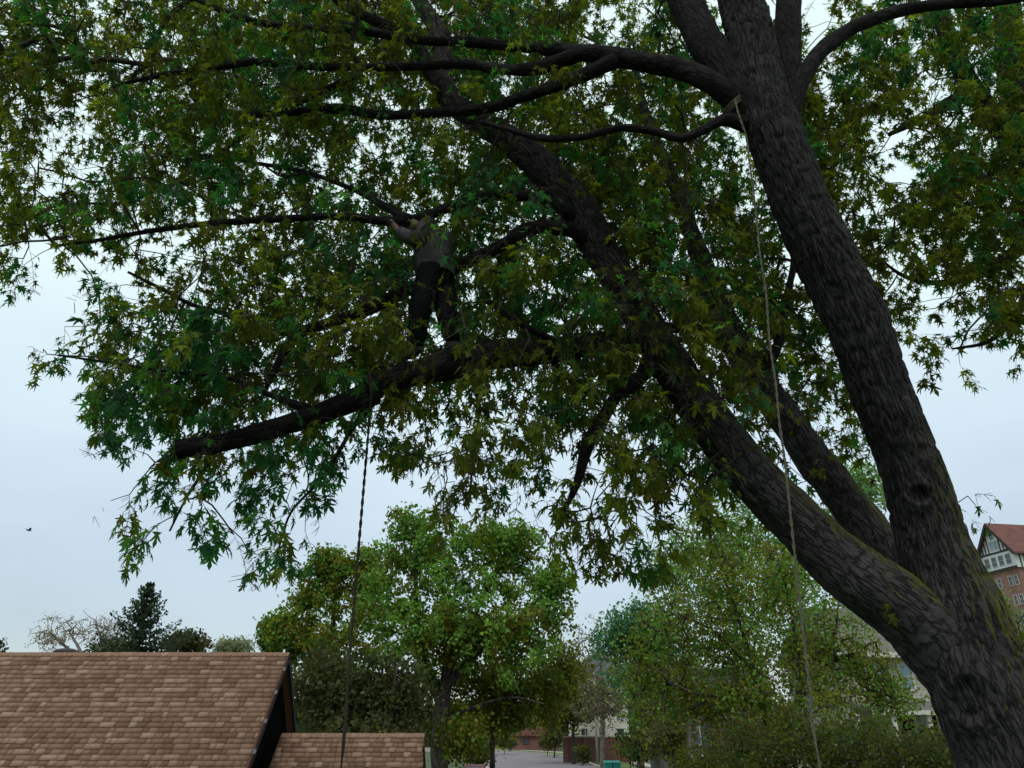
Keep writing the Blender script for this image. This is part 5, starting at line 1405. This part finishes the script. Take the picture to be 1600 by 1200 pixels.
for k in range(6):
    p = pt(-e, 0.4 + 2.6 * k, 0) + ns * 0.04
    MB().quad_box([p + V3([0, 0, z_b]), p + us * 0.2 + V3([0, 0, z_b]), p + us * 0.2 + ns * 0.05 + V3([0, 0, z_b]), p + ns * 0.05 + V3([0, 0, z_b]), p + V3([0, 0, z_e]), p + us * 0.2 + V3([0, 0, z_e]), p + us * 0.2 + ns * 0.05 + V3([0, 0, z_e]), p + ns * 0.05 + V3([0, 0, z_e])]).build('timber', M['timber'], tb)
for fl in range(4):
    z = z_b - 2.6 - fl * 3.0
    for u_ in (0.5, 1.7, 4.0, 5.2):
        window(tb, pt(0, 0, 0), ug, ng, u_, z, 0.85, 1.6)
    for k in range(5):
        window(tb, pt(0, 0, 0), us, ns, 0.8 + 2.9 * k, z, 0.85, 1.6)
        window(tb, pt(0, 0, 0), us, ns, 1.9 + 2.9 * k, z, 0.85, 1.6)
# left wing, lower roof
w0 = Wg + 0.6; w1 = Wg + 9.0; v0 = 3.0; zE = z_e - 1.0
mb = MB(); mb.quad_box([pt(Wg + .01, v0, 0), pt(w1, v0, 0), pt(w1, v0 + 8, 0), pt(Wg + .01, v0 + 8, 0), pt(Wg + .01, v0, zE), pt(w1, v0, zE), pt(w1, v0 + 8, zE), pt(Wg + .01, v0 + 8, zE)]); mb.build('wing_wall', M['brick_far'], tb)
q = [pt(Wg + .4, v0 - 0.6, zE + .003), pt(w1 + .5, v0 - 0.6, zE + .003), pt(w1 + .5, v0 + 4, zE + 3.6), pt(Wg + .4, v0 + 4, zE + 3.6)]
mb = MB(); mb.quad_box(q + [p + V3([0, 0, 0.3]) for p in q]); mb.build('wing_roof', M['redroof'], tb)
for k, zz in enumerate((zE - 0.35, zE - 2.0, zE - 4.6)):
    q = [pt(Wg + .05, v0 - 0.5, zz), pt(w1, v0 - 0.5, zz), pt(w1, v0 - 0.003, zz), pt(Wg + .05, v0 - 0.003, zz)]
    mb = MB(); mb.quad_box(q + [p + V3([0, 0, 0.3]) for p in q]); mb.build('balcony_band', M['white'], tb)
for fl in range(5):
    for k in range(3):
        window(tb, pt(0, v0, 0), ug, ng, Wg + 0.9 + k * 2.3, zE - 1.9 - fl * 3.0, 1.1, 1.4)
for k in (0, 1):
    p = pt(Wg + 2.0 + 3 * k, v0 + 4, zE + 3.4)
    MB().box(p[0] - .35, p[0] + .35, p[1] - .35, p[1] + .35, p[2], p[2] + 0.9).build('chimney', M['brick_far'], tb)
# trees at its foot
b = W(1570, 1100, 90)
bg_tree('thin pale green twiggy tree in front of the half timbered building', b[:2], 0.2, [([[b[0], b[1], -0.1], W(1570, 1000, 90), W(1565, 950, 90), W(1560, 925, 90)], 0.3, 0.06)],
        [(1558, 938, 90, 24, 22, 4), (1592, 975, 90, 26, 26, 4), (1565, 990, 90, 40, 26, 5)], 170, 8, 0.32, 0.8, [(0.17, 0.19, 0.09), (0.14, 0.18, 0.10)], barkm='bark_bare', twr=0.02, zmin=2, name='bare_tree')

# ================================================================== STREET FURNITURE
# utility pole
pp = W(648, 1150, 46)
up_ = thing('utility_pole', 'weathered pale utility pole standing behind the end of the lower roof', 'pole', (pp[0], 46, 0))
MB().lathe([(0.17, -0.1), (0.15, 4), (0.13, 8.2), (0.12, 8.25)], 14).build('shaft', M['pole'], up_, smooth=True)
MB().box(-0.9, 0.9, -0.14, -0.03 - 0.0, 7.5, 7.62).build('crossarm', M['pole'], up_)
for x in (-0.8, -0.4, 0.4, 0.8):
    MB().lathe([(0.03, 0), (0.05, 0.04), (0.03, 0.09), (0.045, 0.12), (0.0, 0.15)], 8, (x, -0.085, 7.62)).build('insulator', M['trim'], up_)
p2 = thing('utility_pole', 'thin far utility pole beside the pale house', 'pole', (W(932, 1150, 90)[0], 90, 0))
MB().lathe([(0.17, -0.1), (0.14, 5), (0.12, 9.5)], 12).build('shaft', M['pole'], p2, smooth=True)
MB().box(-0.9, 0.9, -0.16, -0.13, 8.6, 8.75).build('crossarm', M['pole'], p2)
for k, (ya, yb) in enumerate(((1083, 1086), (1090, 1095))):
    a = W(932, ya, 89.8); b = W(1240, yb, 60)
    pts = [a + (b - a) * t + V3([0, 0, -0.5 * math.sin(math.pi * t)]) for t in np.linspace(0, 1, 9)]
    Vq, Fq, uv = tube_data(np.array(pts), np.full(9, 0.03), 5)
    link('power_line', fast_mesh('power_line', Vq, Fq, [M['wire']], uv=uv, smooth=True), None, None,
         ('upper' if k == 0 else 'lower') + ' of two thin wires crossing in front of the trees beyond the street', 'wire', None)

# maroon parked car, rear towards the camera
cp = W(742, 1199, 52)
car = thing('parked_car', 'maroon parked car at the bottom edge, mostly hidden by leaves beside the road', 'car', (cp[0], 52, 0), math.radians(4))
prof = [(0, 0.35), (0.0, 0.75), (0.08, 0.98), (0.5, 1.05), (1.0, 1.45), (2.6, 1.47), (3.3, 1.02), (4.3, 0.88), (4.45, 0.6), (4.45, 0.32)]
mb = MB(); n = len(prof)
for sx in (-0.88, -0.80, 0.80, 0.88):
    pass
mb = MB(); mb.prism([(-0.86, y, min(z, 1.0)) for y, z in prof], (1.72, 0, 0)); mb.build('body', M['maroon'], car, bevel=0.05)
mb = MB(); mb.quad_box([(-0.82, 0.45, 0.98), (0.82, 0.45, 0.98), (0.82, 3.35, 0.98), (-0.82, 3.35, 0.98), (-0.62, 1.0, 1.46), (0.62, 1.0, 1.46), (0.62, 2.6, 1.48), (-0.62, 2.6, 1.48)]); mb.build('roof', M['maroon'], car, bevel=0.05)
mb = MB(); mb.quad_box([(-0.70, 0.50, 1.03), (0.70, 0.50, 1.03), (0.70, 0.52, 1.03), (-0.70, 0.52, 1.03), (-0.58, 0.93, 1.41), (0.58, 0.93, 1.41), (0.58, 0.95, 1.41), (-0.58, 0.95, 1.41)])
mb.build('rear_window', M['glass'], car)
for x in (-0.72, 0.72):
    MB().box(x - 0.12, x + 0.12, -0.03, 0.02, 0.72, 0.92).build('tail_light', M['lamp'], car)
MB().box(-0.86, 0.86, -0.1, 0.05, 0.38, 0.6).build('bumper', M['maroon'], car, bevel=0.03)
for x in (-0.78, 0.78):
    for y in (0.85, 3.55):
        m_ = MB(); m_.lathe([(0.2, -0.1), (0.32, -0.1), (0.33, 0), (0.32, 0.1), (0.2, 0.1)], 18)
        wv = m_.build('wheel', M['tyre'], car); wv.rotation_euler = (0, math.radians(90), 0); wv.location = (x, y, 0.33)
        MB().lathe([(0.19, -0.11), (0.19, 0.11)], 14).build('rim', M['metal'], wv)

# teal bins
tp = W(952, 1199, 66)
for k, (px_, lab) in enumerate(((950, 'left one of two teal wheeled bins at the bottom edge near the brick wall'), (963, 'right one of two teal wheeled bins at the bottom edge near the brick wall'))):
    q = W(px_, 1199, 66)
    bn_ = thing('wheeled_bin', lab, 'bin', (q[0], 66, 0), 0, 'teal wheeled bins')
    MB().quad_box([(-0.24, -0.28, 0.08), (0.24, -0.28, 0.08), (0.24, 0.28, 0.08), (-0.24, 0.28, 0.08), (-0.32, -0.38, 1.15), (0.32, -0.38, 1.15), (0.32, 0.38, 1.15), (-0.32, 0.38, 1.15)]).build('bin_body', M['teal'], bn_, bevel=0.03)
    MB().quad_box([(-0.35, -0.42, 1.152), (0.35, -0.42, 1.152), (0.35, 0.42, 1.152), (-0.35, 0.42, 1.152), (-0.30, -0.36, 1.25), (0.30, -0.36, 1.25), (0.32, 0.38, 1.3), (-0.32, 0.38, 1.3)]).build('lid', M['teal'], bn_, bevel=0.02)
    for x in (-0.28, 0.28):
        m_ = MB(); m_.lathe([(0.12, -0.04), (0.12, 0.04)], 12); wv = m_.build('wheel', M['tyre'], bn_); wv.rotation_euler = (0, math.radians(90), 0); wv.location = (x, 0.3, 0.12)

# bird in the open sky at left
bc = W(45, 829, 40)
bd = thing('bird', 'tiny dark bird flying in the open grey sky at the left', 'bird', tuple(bc), math.radians(60))
mb = MB(); mb.v += [(-0.16, 0, 0), (-0.05, 0.045, 0.0), (0.10, 0.04, 0.02), (0.18, 0, 0.03), (0.10, -0.04, 0.02), (-0.05, -0.045, 0), (0.0, 0, 0.05), (0, 0, -0.04)]
mb.f += [(0, 1, 6), (1, 2, 6), (2, 3, 6), (3, 4, 6), (4, 5, 6), (5, 0, 6), (1, 0, 7), (2, 1, 7), (3, 2, 7), (4, 3, 7), (5, 4, 7), (0, 5, 7)]
mb.build('body', M['bird'], bd)
for s in (-1, 1):
    MB().prism([(0.08, 0.03 * s, 0.02), (-0.04, 0.03 * s, 0.02), (-0.12, 0.24 * s, 0.10), (0.02, 0.20 * s, 0.10)], (0, 0, 0.012)).build('wing', M['bird'], bd)
print('scene built')
